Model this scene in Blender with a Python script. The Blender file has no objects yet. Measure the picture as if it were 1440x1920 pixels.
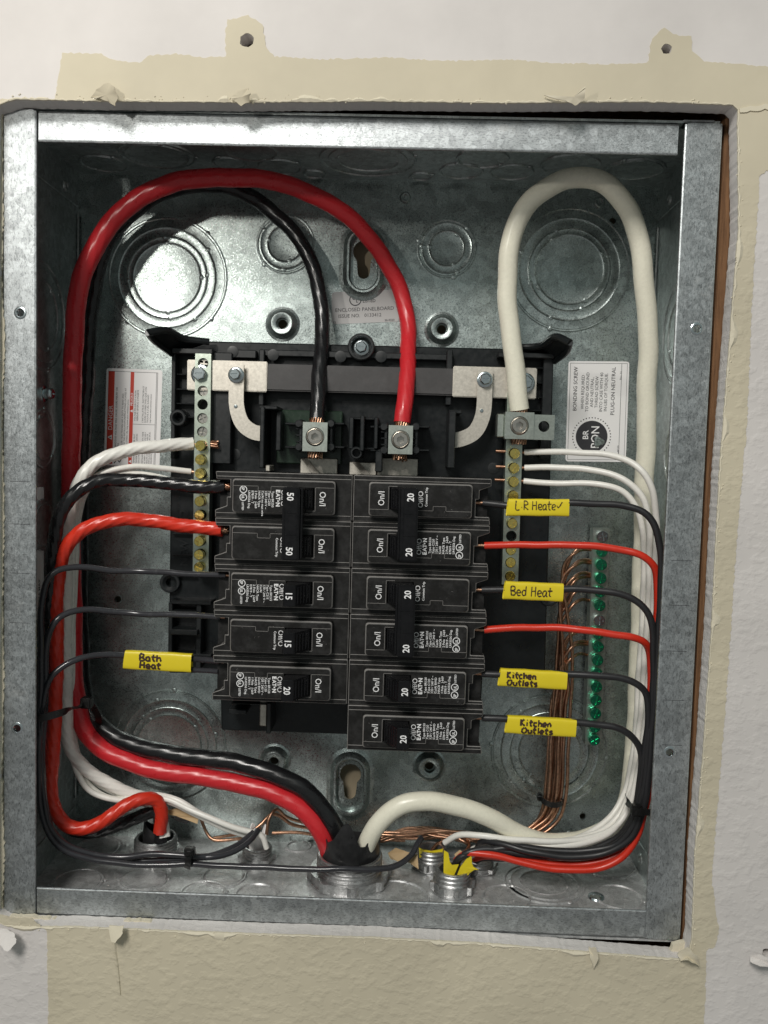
import bpy, bmesh, math, random
import numpy as np
from mathutils import Vector, Matrix
from mathutils.geometry import tessellate_polygon
random.seed(7)
C = bpy.context.scene.collection
sc = bpy.context.scene
PI = math.pi
# All builders below work in millimetres; X right, Y into the wall (0 = front flange of the box), Z up.
MM = 0.001
W2, H2, D = 181.7, 213.1, 99.0           # half width, half height, depth of the steel box

# ------------------------------------------------------------------ camera
cam_pos = np.array([26.2, -438.0, 40.2]); a_, b_, c_ = -0.063751, 0.0188897, -0.0281276; FOC = 1578.05
def rotm():
    Rx = np.array([[1,0,0],[0,math.cos(a_),-math.sin(a_)],[0,math.sin(a_),math.cos(a_)]])
    Rz = np.array([[math.cos(b_),-math.sin(b_),0],[math.sin(b_),math.cos(b_),0],[0,0,1]])
    Ry = np.array([[math.cos(c_),0,math.sin(c_)],[0,1,0],[-math.sin(c_),0,math.cos(c_)]])
    return Rz @ Rx @ Ry
RM = rotm()
cd = bpy.data.cameras.new('camera'); cam = bpy.data.objects.new('camera', cd); C.objects.link(cam)
cd.sensor_fit = 'HORIZONTAL'; cd.sensor_width = 36; cd.lens = FOC/1440*36; cd.clip_start = 0.01; cd.clip_end = 50
r_, f_, u_ = RM[:,0], RM[:,1], RM[:,2]
cam.matrix_world = Matrix(((r_[0],u_[0],-f_[0],cam_pos[0]*MM),(r_[1],u_[1],-f_[1],cam_pos[1]*MM),(r_[2],u_[2],-f_[2],cam_pos[2]*MM),(0,0,0,1)))
sc.camera = cam
def ray(u, v): return RM @ np.array([(u-720)/FOC, 1, (960-v)/FOC])
def at(u, v, Y):                          # photo position -> the point of the plane at depth Y (mm)
    d = ray(u, v); t = (Y-cam_pos[1])/d[1]; p = cam_pos+t*d; return Vector(p)
def atz(u, v, Z):                         # ... -> the point at height Z
    d = ray(u, v); t = (Z-cam_pos[2])/d[2]; p = cam_pos+t*d; return Vector(p)
def atx(u, v, X):
    d = ray(u, v); t = (X-cam_pos[0])/d[0]; p = cam_pos+t*d; return Vector(p)

# ------------------------------------------------------------------ light
w = bpy.data.worlds.new("World"); sc.world = w; w.use_nodes = True
wn = w.node_tree; bg = wn.nodes['Background']
tc = wn.nodes.new('ShaderNodeTexCoord'); sx = wn.nodes.new('ShaderNodeSeparateXYZ'); rp = wn.nodes.new('ShaderNodeValToRGB')
mr = wn.nodes.new('ShaderNodeMapRange'); mr.inputs[1].default_value = -1; mr.inputs[2].default_value = 1
wn.links.new(tc.outputs['Generated'], sx.inputs[0]); wn.links.new(sx.outputs[2], mr.inputs[0]); wn.links.new(mr.outputs[0], rp.inputs[0])
rp.color_ramp.elements[0].position = 0.2; rp.color_ramp.elements[0].color = (.46,.44,.43,1)
rp.color_ramp.elements[1].position = 0.85; rp.color_ramp.elements[1].color = (.50,.62,.60,1)
wn.links.new(rp.outputs[0], bg.inputs['Color']); bg.inputs['Strength'].default_value = 0.36
def lamp(name, kind, loc, energy, col, size, target=None, size2=None):
    l = bpy.data.lights.new(name, kind); o = bpy.data.objects.new(name, l); C.objects.link(o)
    l.energy = energy; l.color = col; o.location = Vector(loc)*MM
    if kind == 'AREA':
        l.size = size*MM
        if size2: l.shape = 'RECTANGLE'; l.size_y = size2*MM
    else: l.shadow_soft_size = size*MM
    if target: o.rotation_euler = (Vector(target)-Vector(loc)).to_track_quat('-Z','Y').to_euler()
    return o
lamp('work_lamp', 'POINT', (-203,-290,224), .95, (1,.96,.89), 8)
lamp('room_light', 'AREA', (-430,-1500,1150), 22, (1,.965,.915), 450, (0,0,0))
sc.view_settings.view_transform = 'Standard'; sc.view_settings.look = 'None'; sc.view_settings.gamma = 1; sc.view_settings.exposure = 0.14

# ------------------------------------------------------------------ materials
def nod(m): return m.node_tree.nodes, m.node_tree.links
def mat(name, col, rough=.5, metal=0, spec=.5, coat=0):
    m = bpy.data.materials.new(name); m.use_nodes = True; b = m.node_tree.nodes['Principled BSDF']
    b.inputs['Base Color'].default_value = (*col,1); b.inputs['Roughness'].default_value = rough
    b.inputs['Metallic'].default_value = metal; b.inputs['Specular IOR Level'].default_value = spec
    b.inputs['Coat Weight'].default_value = coat
    return m
def coords(m, scale=(1,1,1), kind='Object'):
    n, l = nod(m); t = n.new('ShaderNodeTexCoord'); p = n.new('ShaderNodeMapping')
    p.inputs['Scale'].default_value = tuple(1000*s for s in scale) if kind == 'Object' else scale
    l.new(t.outputs[kind], p.inputs[0]); return p.outputs[0]
def noise(m, vec, scale, detail=3, rough=.55):
    n, l = nod(m); t = n.new('ShaderNodeTexNoise'); t.inputs['Scale'].default_value = scale
    t.inputs['Detail'].default_value = detail; t.inputs['Roughness'].default_value = rough; l.new(vec, t.inputs['Vector']); return t.outputs[0]
def ramp(m, fac, stops):
    n, l = nod(m); r = n.new('ShaderNodeValToRGB'); e = r.color_ramp.elements
    while len(e) < len(stops): e.new(.5)
    for k, (p, c) in enumerate(stops):
        e[k].position = p; e[k].color = (c,c,c,1) if not isinstance(c, tuple) else (*c,1)
    l.new(fac, r.inputs[0]); return r.outputs[0]
def mix(m, fac, a, b, mode='MIX'):
    n, l = nod(m); x = n.new('ShaderNodeMix'); x.data_type = 'RGBA'; x.blend_type = mode
    for s, v in ((x.inputs[0], fac), (x.inputs[6], a), (x.inputs[7], b)):
        if isinstance(v, (int, float)): s.default_value = v
        elif isinstance(v, tuple): s.default_value = (*v,1)
        else: l.new(v, s)
    return x.outputs[2]
def bump(m, h, strength=.3, dist=.3, prev=None):
    n, l = nod(m); b = n.new('ShaderNodeBump'); b.inputs['Strength'].default_value = strength; b.inputs['Distance'].default_value = dist*MM
    l.new(h, b.inputs['Height'])
    if prev: l.new(prev, b.inputs['Normal'])
    return b.outputs[0]
def setin(m, name, out): m.node_tree.links.new(out, m.node_tree.nodes['Principled BSDF'].inputs[name])

def galv(name, base, tint=(1,1,1), cell=.28, fleck=.5, rough=(.30,.48), streak=(1,1,1)):
    m = mat(name, base, .4, .93); n, l = nod(m); v = coords(m)
    vo = n.new('ShaderNodeTexVoronoi'); vo.inputs['Scale'].default_value = cell; l.new(v, vo.inputs['Vector'])
    sp = n.new('ShaderNodeSeparateColor'); l.new(vo.outputs['Color'], sp.inputs[0])
    big = noise(m, v, .018, 4, .6)
    bigc = ramp(m, big, [(.3,.80),(.7,1.12)])
    cellc = ramp(m, sp.outputs[0], [(0,.80),(1,1.14)])
    vs = coords(m, streak); fl = ramp(m, noise(m, vs, 1.1, 4, .7), [(.36,1-fleck),(.50,1.0)])
    fine = ramp(m, noise(m, v, 2.6, 2, .6), [(.35,.88),(.7,1.08)])
    c = mix(m, 1, bigc, cellc, 'MULTIPLY'); c = mix(m, 1, c, fl, 'MULTIPLY'); c = mix(m, 1, c, fine, 'MULTIPLY')
    c = mix(m, 1, c, tuple(b*t for b, t in zip(base, tint)), 'MULTIPLY'); setin(m, 'Base Color', c)
    r = ramp(m, noise(m, v, .8, 6, .85), [(.38,rough[0]),(.62,rough[1])]); setin(m, 'Roughness', r)
    h = bump(m, sp.outputs[1], .10, .05); h = bump(m, noise(m, v, 1.3, 4, .7), .42, .14, h); h = bump(m, noise(m, v, .03, 2), .25, 1.5, h)
    setin(m, 'Normal', h); return m
M = {}
M['galv'] = galv('galvanised_steel', (.53,.585,.575), (1,1.02,1.01), .22, .42, (.22,.42))
M['galv_side'] = galv('galvanised_side', (.56,.60,.60), (1,1.01,1), .35, .25, (.34,.5))
M['flange'] = galv('galvanised_flange', (.50,.53,.54), (1,1,1), .32, .42, (.34,.55), (1.2,1,.5))
M['flange_h'] = galv('galvanised_flange_h', (.50,.53,.54), (1,1,1), .32, .42, (.34,.55), (.5,1,1.2))
M['galv_floor'] = galv('dusty_galvanised_floor', (.60,.61,.61), (1,1,1), .35, .3, (.34,.5)); M['galv_floor'].node_tree.nodes['Principled BSDF'].inputs['Metallic'].default_value = .5
M['zinc'] = galv('cast_zinc', (.60,.60,.60), (1,1,1), .6, .3, (.32,.45))
for k_ in ('flange','flange_h'):
    m = M[k_]; n, l = nod(m); b = n['Principled BSDF']; src = b.inputs['Base Color'].links[0].from_socket; v = coords(m)
    d = ramp(m, noise(m, v, .06, 7, .75), [(.58,0.0),(.78,.55)]); setin(m, 'Base Color', mix(m, d, src, (.55,.545,.52)))
    inv = n.new('ShaderNodeMath'); inv.operation = 'SUBTRACT'; inv.inputs[0].default_value = .93; l.new(d, inv.inputs[1]); l.new(inv.outputs[0], b.inputs['Metallic'])
def metal(name, col, rough, nz=.15, bs=.12):
    m = mat(name, col, rough, 1); v = coords(m); f = ramp(m, noise(m, v, .6, 4, .6), [(.3,1-nz),(.7,1+nz)])
    setin(m, 'Base Color', mix(m, 1, f, col, 'MULTIPLY')); setin(m, 'Normal', bump(m, noise(m, v, 1.5, 3), bs, .1)); return m
M['tin'] = metal('tin_plated', (.60,.565,.50), .5)
M['alu'] = metal('aluminium', (.50,.54,.49), .38)
M['barmetal'] = metal('bar_metal', (.52,.58,.50), .36)
M['screw'] = metal('zinc_screw', (.62,.68,.70), .22, .1)
M['nickel'] = metal('nickel_screw', (.60,.57,.52), .28, .1)
M['brass'] = metal('brass_screw', (.95,.76,.24), .2, .15)
M['green'] = metal('green_screw', (.09,.68,.40), .24, .2)
M['copper'] = metal('copper', (.50,.29,.19), .36, .35)
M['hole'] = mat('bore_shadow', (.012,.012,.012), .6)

def plastic(name, col, rough=.45, dust=.0, spec=.5):
    m = mat(name, col, rough, 0, spec); v = coords(m)
    d = ramp(m, noise(m, v, .12, 6, .75), [(.45,0.0),(.75,1.0)]); s = ramp(m, noise(m, v, 2.2, 2, .8), [(.66,0.0),(.78,1.0)])
    dd = mix(m, .5, d, s, 'ADD')
    k = mix(m, dust, (0,0,0), dd, 'MULTIPLY') if dust else None
    c2 = tuple(min(1, x+dust*.35) for x in col)
    setin(m, 'Base Color', mix(m, ramp(m, dd, [(0,0.0),(1,1.0)]), col, c2))
    setin(m, 'Normal', bump(m, noise(m, v, 1.3, 3), .10, .08))
    setin(m, 'Roughness', ramp(m, noise(m, v, .35, 4), [(.3,rough-.07),(.7,rough+.1)])); return m
M['bk'] = plastic('breaker_plastic', (.011,.0105,.010), .43, .08, .28)
M['worn'] = plastic('worn_breaker_edge', (.20,.19,.18), .5, .2)
M['toggle'] = plastic('toggle_plastic', (.005,.005,.006), .28, .01, .35)
M['base'] = plastic('base_plastic', (.007,.009,.010), .33, .02, .4)
M['base2'] = plastic('base_plastic_raised', (.009,.011,.012), .38, .03)
M['greenlit_plate'] = plastic('plastic_painted_green_light', (.022,.040,.026), .22, .04)  # green light reflected on the black plastic, painted into its base colour
M['grey'] = plastic('grey_insulation', (.055,.052,.052), .45, .06)
M['ink'] = mat('white_ink', (.88,.88,.88), .6)
M['black_ink'] = mat('black_ink', (.03,.03,.035), .7)
M['brown_ink'] = mat('marker_ink', (.045,.02,.012), .7)
M['red_ink'] = mat('red_print', (.60,.05,.025), .5)
M['paper'] = mat('label_paper', (.88,.87,.86), .42)
M['paper_grey'] = mat('label_foil', (.62,.61,.60), .45)
M['yellow'] = plastic('yellow_sleeve', (.78,.62,.02), .40, .02)
M['tape'] = plastic('black_tape', (.018,.018,.019), .34, .06)
M['tie'] = plastic('black_nylon', (.008,.008,.008), .3, .03)
M['kraft'] = plastic('kraft_paper', (.50,.36,.20), .8, .1)
M['wood'] = mat('wood', (.22,.11,.05), .8)
def wood():
    m = M['wood']; v = coords(m, (1,1,.06)); n_ = noise(m, v, .5, 5, .7)
    setin(m, 'Base Color', ramp(m, n_, [(.3,(.10,.045,.018)),(.7,(.30,.155,.07))])); setin(m, 'Normal', bump(m, n_, .6, .6))
wood()
M['board'] = mat('backing_board', (.42,.35,.24), .8)

def cable(name, col, rough=.32, lobes=0, strength=.3, stripe=None):
    m = mat(name, col, rough, 0, .5); n, l = nod(m)
    t = n.new('ShaderNodeUVMap'); mp = n.new('ShaderNodeMapping'); l.new(t.outputs[0], mp.inputs[0])
    mp.inputs['Scale'].default_value = (1,1,1)
    v = coords(m); g = noise(m, v, .5, 4, .6)
    setin(m, 'Base Color', mix(m, ramp(m, g, [(.3,0.0),(.75,1.0)]), tuple(c*.94 for c in col), tuple(min(1,c*1.03+.002) for c in col)))
    setin(m, 'Roughness', ramp(m, noise(m, v, .15, 3), [(.3,rough-.06),(.7,rough+.1)]))
    h = bump(m, noise(m, v, .10, 3), .25, .5)
    h = bump(m, noise(m, v, 1.4, 2), .06, .08, h)
    setin(m, 'Normal', h); return m
M['c_red'] = cable('red_insulation', (.62,.024,.032), .30)
M['c_red2'] = cable('orange_red_insulation', (.66,.035,.015), .30)
M['c_black'] = cable('black_insulation', (.010,.010,.011), .26)
M['c_grey'] = cable('black_nylon_insulation', (.035,.035,.04), .20)
M['c_black2'] = cable('matt_black_insulation', (.020,.020,.022), .38)
M['c_white'] = cable('cream_insulation', (.90,.87,.72), .28)
M['c_white2'] = cable('white_insulation', (.90,.88,.82), .30)

def wallmat(name, col, peel, smooth_above=None, seed=0):
    m = mat(name, col, .62, 0, .35); n, l = nod(m); v = coords(m)
    big = noise(m, v, .012, 5, .6)
    setin(m, 'Base Color', mix(m, ramp(m, big, [(.3,0.0),(.7,1.0)]), tuple(c*.88 for c in col), tuple(min(1,c*1.06) for c in col)))
    # orange-peel texture of the lower and right wall; trowelled smooth above the box
    vv = coords(m, (.85,1,1.1)); pe = ramp(m, noise(m, vv, .19, 3, .5), [(.46,0.0),(.66,1.0)])
    geo = n.new('ShaderNodeNewGeometry'); s = n.new('ShaderNodeSeparateXYZ'); l.new(geo.outputs['Position'], s.inputs[0])
    mrr = n.new('ShaderNodeMapRange'); mrr.inputs[1].default_value = .19; mrr.inputs[2].default_value = .15; l.new(s.outputs[2], mrr.inputs[0])
    mm_ = n.new('ShaderNodeMath'); mm_.operation = 'MULTIPLY'; l.new(pe, mm_.inputs[0]); l.new(mrr.outputs[0], mm_.inputs[1])
    h = bump(m, mm_.outputs[0], peel, .75); h = bump(m, noise(m, v, .03, 4, .55), .25, 1.2, h)
    st = noise(m, v, .45, 4, .6); h = bump(m, st, .10, .25, h)
    setin(m, 'Normal', h); return m
M['wall'] = wallmat('white_wall_paint', (.69,.655,.63), .30)
M['beige'] = wallmat('beige_wall_paint', (.61,.55,.415), .34)
M['gypsum'] = wallmat('gypsum_edge', (.72,.68,.64), .05)
M['torn'] = wallmat('torn_paper', (.70,.64,.50), .2)

# ------------------------------------------------------------------ mesh helpers
class Fr:                                  # a local frame: point = o + a*ex + b*ey + h*en
    def __init__(s, o, ex, ey, en): s.o, s.ex, s.ey, s.en = Vector(o), Vector(ex).normalized(), Vector(ey).normalized(), Vector(en).normalized()
    def p(s, a, b, h=0): return s.o+s.ex*a+s.ey*b+s.en*h
def front(x, y, z): return Fr((x,y,z), (1,0,0), (0,0,1), (0,-1,0))   # faces the viewer, h grows towards the viewer
class MB:
    def __init__(s): s.v = []; s.f = []; s.mi = []; s.ms = []
    def add(s, vs, fs, mi=0):
        n = len(s.v); s.v += [tuple(x) for x in vs]; s.f += [tuple(i+n for i in f) for f in fs]; s.mi += [mi]*len(fs)
    def bm(s, b, mi=None):
        b.verts.ensure_lookup_table(); n = len(s.v); s.v += [tuple(x.co) for x in b.verts]
        for f in b.faces: s.f.append(tuple(x.index+n for x in f.verts)); s.mi.append(f.material_index if mi is None else mi)
        b.free()
    def box(s, x0, x1, y0, y1, z0, z1, bev=.3, mi=0, seg=1, frm=None, bmi=None):
        b = bmesh.new(); bmesh.ops.create_cube(b, size=1)
        for q in b.verts: q.co = Vector(((x0+x1)/2+q.co.x*(x1-x0), (y0+y1)/2+q.co.y*(y1-y0), (z0+z1)/2+q.co.z*(z1-z0)))
        for f in b.faces: f.material_index = mi
        if bev > 0: bmesh.ops.bevel(b, geom=b.edges[:], offset=min(bev, .45*min(abs(x1-x0),abs(y1-y0),abs(z1-z0))), segments=seg, affect='EDGES', material=(-1 if bmi is None else bmi))
        if frm:
            for q in b.verts: q.co = frm.p(q.co.x, q.co.z, -q.co.y)
        b.verts.index_update(); s.bm(b)
    def plate(s, outer, holes, fr, h0, h1, bev=0, mi=0, bmi=None, sides=True):
        loops = [list(outer)]+[list(h) for h in holes]
        flat = [p for L in loops for p in L]
        tri = tessellate_polygon([[Vector((p[0],p[1],0)) for p in L] for L in loops])
        vs = [fr.p(p[0],p[1],h1) for p in flat]; n = len(flat)
        fs = [tuple(t) for t in tri]
        # consistent winding
        def area(t): a,b,c = (flat[i] for i in t); return (b[0]-a[0])*(c[1]-a[1])-(b[1]-a[1])*(c[0]-a[0])
        hand = fr.ex.cross(fr.ey).dot(fr.en) > 0
        fs = [t if (area(t) > 0) == hand else t[::-1] for t in fs if abs(area(t)) > 1e-9]
        if sides:
            vs += [fr.p(p[0],p[1],h0) for p in flat]; k = 0
            fs += [tuple(i+n for i in t[::-1]) for t in fs]
            for li, L in enumerate(loops):
                ar = sum(L[i][0]*L[(i+1)%len(L)][1]-L[(i+1)%len(L)][0]*L[i][1] for i in range(len(L)))
                fl = ((ar > 0) == hand) != (li > 0)
                for i in range(len(L)):
                    j = (i+1)%len(L); q = (k+i, k+j, k+j+n, k+i+n)
                    fs.append(q[::-1] if fl else q)
                k += len(L)
        s.add(vs, fs, mi)
    def prism(s, outer, fr, h0, h1, bev=.3, mi=0, bmi=None):      # bevelled solid of a simple outline
        b = bmesh.new(); top = [b.verts.new(fr.p(p[0],p[1],h1)) for p in outer]; bot = [b.verts.new(fr.p(p[0],p[1],h0)) for p in outer]
        n = len(outer); ft = b.faces.new(top); b.faces.new(bot[::-1])
        for i in range(n): j = (i+1)%n; b.faces.new((top[i],bot[i],bot[j],top[j]))
        bmesh.ops.recalc_face_normals(b, faces=b.faces[:])
        for f in b.faces: f.material_index = mi
        if bev > 0:
            ge = [e for e in b.edges if e.verts[0] in top or e.verts[1] in top] 
            bmesh.ops.bevel(b, geom=ge, offset=bev, segments=1, affect='EDGES', clamp_overlap=True, material=(-1 if bmi is None else bmi))
        bmesh.ops.triangulate(b, faces=[f for f in b.faces if len(f.verts) > 4])
        b.verts.index_update(); s.bm(b)
    def lathe(s, prof, fr, n=24, mi=0, cap=True, arc=None, mod=None):
        vs = []; fs = []; m = len(prof); 
        for i in range(n):
            t = 2*PI*i/n; c, q = math.cos(t), math.sin(t)
            for (r, h) in prof:
                if mod: r = r*mod(t)
                vs.append(fr.p(r*c, r*q, h))
        hand = fr.ex.cross(fr.ey).dot(fr.en) > 0
        for i in range(n):
            j = (i+1)%n
            for k in range(m-1):
                qd = (i*m+k, j*m+k, j*m+k+1, i*m+k+1); fs.append(qd if hand else qd[::-1])
        if cap and prof[-1][0] > 1e-6:
            f = tuple(i*m+m-1 for i in range(n)); fs.append(f if hand else f[::-1])
        s.add(vs, fs, mi)
    def tube(s, pts, r, n=8, mi=0, cap=True, twist=0, lobes=0, amp=0):
        vs, fs, uv = tube_data(pts, r, n, lobes, twist, amp); s.add(vs, fs, mi)
        if cap:
            k = len(s.v)-len(vs); s.f.append(tuple(k+i for i in range(n))[::-1]); s.f.append(tuple(len(s.v)-n+i for i in range(n))); s.mi += [mi, mi]
    def build(s, name, mats, parent=None, smooth=35, loc=None, kind=None):
        me = bpy.data.meshes.new(name); off = Vector(loc) if loc is not None else (parent['_o'] if parent is not None and '_o' in parent.keys() else Vector((0,0,0)))
        off = Vector(off)
        me.from_pydata([((x-off[0])*MM,(y-off[1])*MM,(z-off[2])*MM) for x,y,z in s.v], [], s.f)
        for m_ in (mats if isinstance(mats,(list,tuple)) else [mats]): me.materials.append(M[m_] if isinstance(m_,str) else m_)
        me.polygons.foreach_set('material_index', s.mi)
        if smooth:
            me.polygons.foreach_set('use_smooth', [True]*len(me.polygons)); me.set_sharp_from_angle(angle=math.radians(smooth))
        me.update(); o = bpy.data.objects.new(name, me); C.objects.link(o)
        if parent is not None: o.parent = parent
        elif loc is not None: o.location = off*MM
        if kind: o['kind'] = kind
        return o
def tube_data(pts, r, n=10, lobes=0, twist=0, amp=0, r2=None, flat=None):
    P = [Vector(p) for p in pts]; m = len(P); vs = []; fs = []; T = []
    for i in range(m):
        t = (P[min(i+1,m-1)]-P[max(i-1,0)]); T.append(t.normalized() if t.length > 1e-9 else Vector((0,0,1)))
    up = Vector((0,1,0)) if abs(T[0].y) < .9 else Vector((1,0,0)); N = (up-T[0]*up.dot(T[0])).normalized(); L = 0; uv = []
    for i in range(m):
        if i: N = (N-T[i]*N.dot(T[i])).normalized(); L += (P[i]-P[i-1]).length
        B = T[i].cross(N); rr = r(i/(m-1)) if callable(r) else r
        for k in range(n):
            a = 2*PI*k/n; q = rr
            if lobes: q = rr+amp*(abs(math.cos((lobes*a+L*twist)/2))-.5)
            fl = flat if flat else 1
            vs.append(P[i]+N*math.cos(a)*q*fl+B*math.sin(a)*q)
    for i in range(m-1):
        for k in range(n):
            j = (k+1)%n; fs.append((i*n+k, i*n+j, (i+1)*n+j, (i+1)*n+k))
    return vs, fs, uv
def spline(pts, step=2.0):
    P = [Vector(p) for p in pts]
    if len(P) < 3: 
        n = max(2, int((P[1]-P[0]).length/step)); return [P[0].lerp(P[1], i/n) for i in range(n+1)]
    Q = [P[0]*2-P[1]]+P+[P[-1]*2-P[-2]]; D_ = []
    for i in range(1, len(Q)-2):
        p0,p1,p2,p3 = Q[i-1:i+3]
        t = [0]
        for a,b in ((p0,p1),(p1,p2),(p2,p3)): t.append(t[-1]+max(1e-4,(b-a).length)**.5)
        for k in range(14):
            x = t[1]+(t[2]-t[1])*k/14
            a1 = p0*((t[1]-x)/(t[1]-t[0]))+p1*((x-t[0])/(t[1]-t[0])); a2 = p1*((t[2]-x)/(t[2]-t[1]))+p2*((x-t[1])/(t[2]-t[1])); a3 = p2*((t[3]-x)/(t[3]-t[2]))+p3*((x-t[2])/(t[3]-t[2]))
            b1 = a1*((t[2]-x)/(t[2]-t[0]))+a2*((x-t[0])/(t[2]-t[0])); b2 = a2*((t[3]-x)/(t[3]-t[1]))+a3*((x-t[1])/(t[3]-t[1]))
            D_.append(b1*((t[2]-x)/(t[2]-t[1]))+b2*((x-t[1])/(t[2]-t[1])))
    D_.append(P[-1])
    for _ in range(6):
        D_ = [D_[0]]+[(D_[i-1]+D_[i]*2+D_[i+1])/4 for i in range(1,len(D_)-1)]+[D_[-1]]
    out = [D_[0]]; acc = 0
    for a,b in zip(D_, D_[1:]):
        d = (b-a).length
        while acc+d >= step:
            f = (step-acc)/d; a = a.lerp(b, f); out.append(a.copy()); d = (b-a).length; acc = 0
        acc += d
    if (out[-1]-D_[-1]).length > .2: out.append(D_[-1])
    return out
def circ(cx, cy, r, n=24, ph=0): return [(cx+r*math.cos(2*PI*i/n+ph), cy+r*math.sin(2*PI*i/n+ph)) for i in range(n)]
def rrect(x0, x1, y0, y1, r, n=4):
    o = []
    for cx, cy, a in ((x1-r,y1-r,0),(x0+r,y1-r,90),(x0+r,y0+r,180),(x1-r,y0+r,270)):
        for k in range(n+1): t = math.radians(a+90*k/n); o.append((cx+r*math.cos(t), cy+r*math.sin(t)))
    return o
_tc = {}
def text2d(s, size, bold=0, align='LEFT', sx=1.0):
    key = (s, size, bold, align, sx)
    if key in _tc: return _tc[key]
    cu = bpy.data.curves.new('t', 'FONT'); cu.body = s; cu.size = size; cu.resolution_u = 2; cu.align_x = align; cu.offset = bold
    o = bpy.data.objects.new('t', cu); C.objects.link(o); dg = bpy.context.evaluated_depsgraph_get()
    me = bpy.data.meshes.new_from_object(o.evaluated_get(dg)); vs = [(v.co.x*sx, v.co.y) for v in me.vertices]; fs = [tuple(p.vertices) for p in me.polygons]
    bpy.data.objects.remove(o); bpy.data.curves.remove(cu); bpy.data.meshes.remove(me); _tc[key] = (vs, fs); return _tc[key]
def text(mb, s, fr, size, bold=0, align='LEFT', mi=0, h=.0, sx=1.0):
    vs, fs = text2d(s, size, bold, align, sx); mb.add([fr.p(a, b, h) for a, b in vs], fs, mi)
def thing(name, label, cat, loc, group=None, rot=None):
    o = bpy.data.objects.new(name, None); C.objects.link(o); o.location = Vector(loc)*MM; o.empty_display_size = .01
    o['label'] = label; o['category'] = cat
    if group: o['group'] = group
    if rot: o.rotation_euler = rot
    return o
def tag(o, label, cat, group=None):
    o['label'] = label; o['category'] = cat
    if group: o['group'] = group
    return o
def off(mb, o):                            # world mm -> local mm of a thing
    l = o.location/MM; mb.v = [(x-l[0],y-l[1],z-l[2]) for x,y,z in mb.v]; return mb

# ------------------------------------------------------------------ wall, cavity, stud
WY = -11.0                                 # face of the drywall stands proud of the box
def rag(pts, step, amp, seed, closed=True):
    rnd = random.Random(seed); o = []; n = len(pts)
    for i in range(n if closed else n-1):
        a, b = Vector(pts[i]), Vector(pts[(i+1)%n]); d = (b-a).length; k = max(1, int(d/step)); nrm = Vector((-(b-a).y, (b-a).x)).normalized() if d else Vector((0,0))
        for j in range(k):
            q = a.lerp(b, j/k)+nrm*rnd.uniform(-amp, amp)*(0 if j == 0 and amp > 3 else 1); o.append((q.x, q.y))
    return o
def w2(u, v): p = at(u, v, WY); return (p.x, p.z)
hole_px = [(28,186),(200,190),(440,192),(700,190),(940,193),(1200,191),(1335,195),(1374,197),(1383,206),(1385,430),(1371,600),(1360,740),(1348,900),(1333,1200),(1319,1400),(1303,1600),(1297,1760),(1290,1800),(1100,1785),(900,1768),(700,1758),(500,1752),(330,1746),(240,1742),(140,1738),(60,1737),(8,1734),(-14,1720),(-16,1600),(-14,1000),(-16,400),(-14,200)]
hole = rag([w2(*p) for p in hole_px], 1.7, .20, 3)
drill = []
for (u, v, r) in ((463,76,3.6),(1250,92,2.6),(1437,1786,2.2)):
    p = w2(u, v); drill.append([(p[0]+r*random.uniform(.85,1.15)*math.cos(t*PI/7), p[1]+r*random.uniform(.85,1.1)*math.sin(t*PI/7)) for t in range(14)])
mb = MB(); F0 = Fr((0,WY,0),(1,0,0),(0,0,1),(0,-1,0))
mb.plate([(-900,-900),(900,-900),(900,900),(-900,900)], [hole]+drill, F0, -11, 0, mi=0)
o = mb.build('wall', 'wall', smooth=0, kind='structure')
pt = [(117,99),(150,100),(190,101),(215,114),(262,118),(277,105),(330,101),(385,108),(424,106),(422,70),(427,38),(465,29),(492,46),(500,90),(515,106),(600,112),(720,108),(850,115),(950,112),(1050,119),(1150,121),(1214,118),(1222,72),(1245,53),(1262,66),(1296,68),(1298,96),(1320,115),(1460,127),(1600,130),(1600,318),(1436,320),(1424,332),(1415,480),(1408,600),(1400,800),(1386,950),(1375,1100),(1362,1300),(1346,1500),(1334,1650),(1348,1745),(1340,1775),(1325,1780),(1320,1920),(1318,2100),(88,2100),(91,1920),(89,1745),(60,1722),(18,1719),(-60,1700),(-60,150),(-20,186),(104,186),(108,160)]
bo = rag([w2(*p) for p in pt], 1.3, .42, 9)
mb = MB(); mb.plate(bo, [[(x*1.0008,y*1.0008) for x,y in hole]]+drill[:2], F0, .02, .28)
o = mb.build('painted_strip', 'beige', smooth=0, kind='structure')
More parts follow.
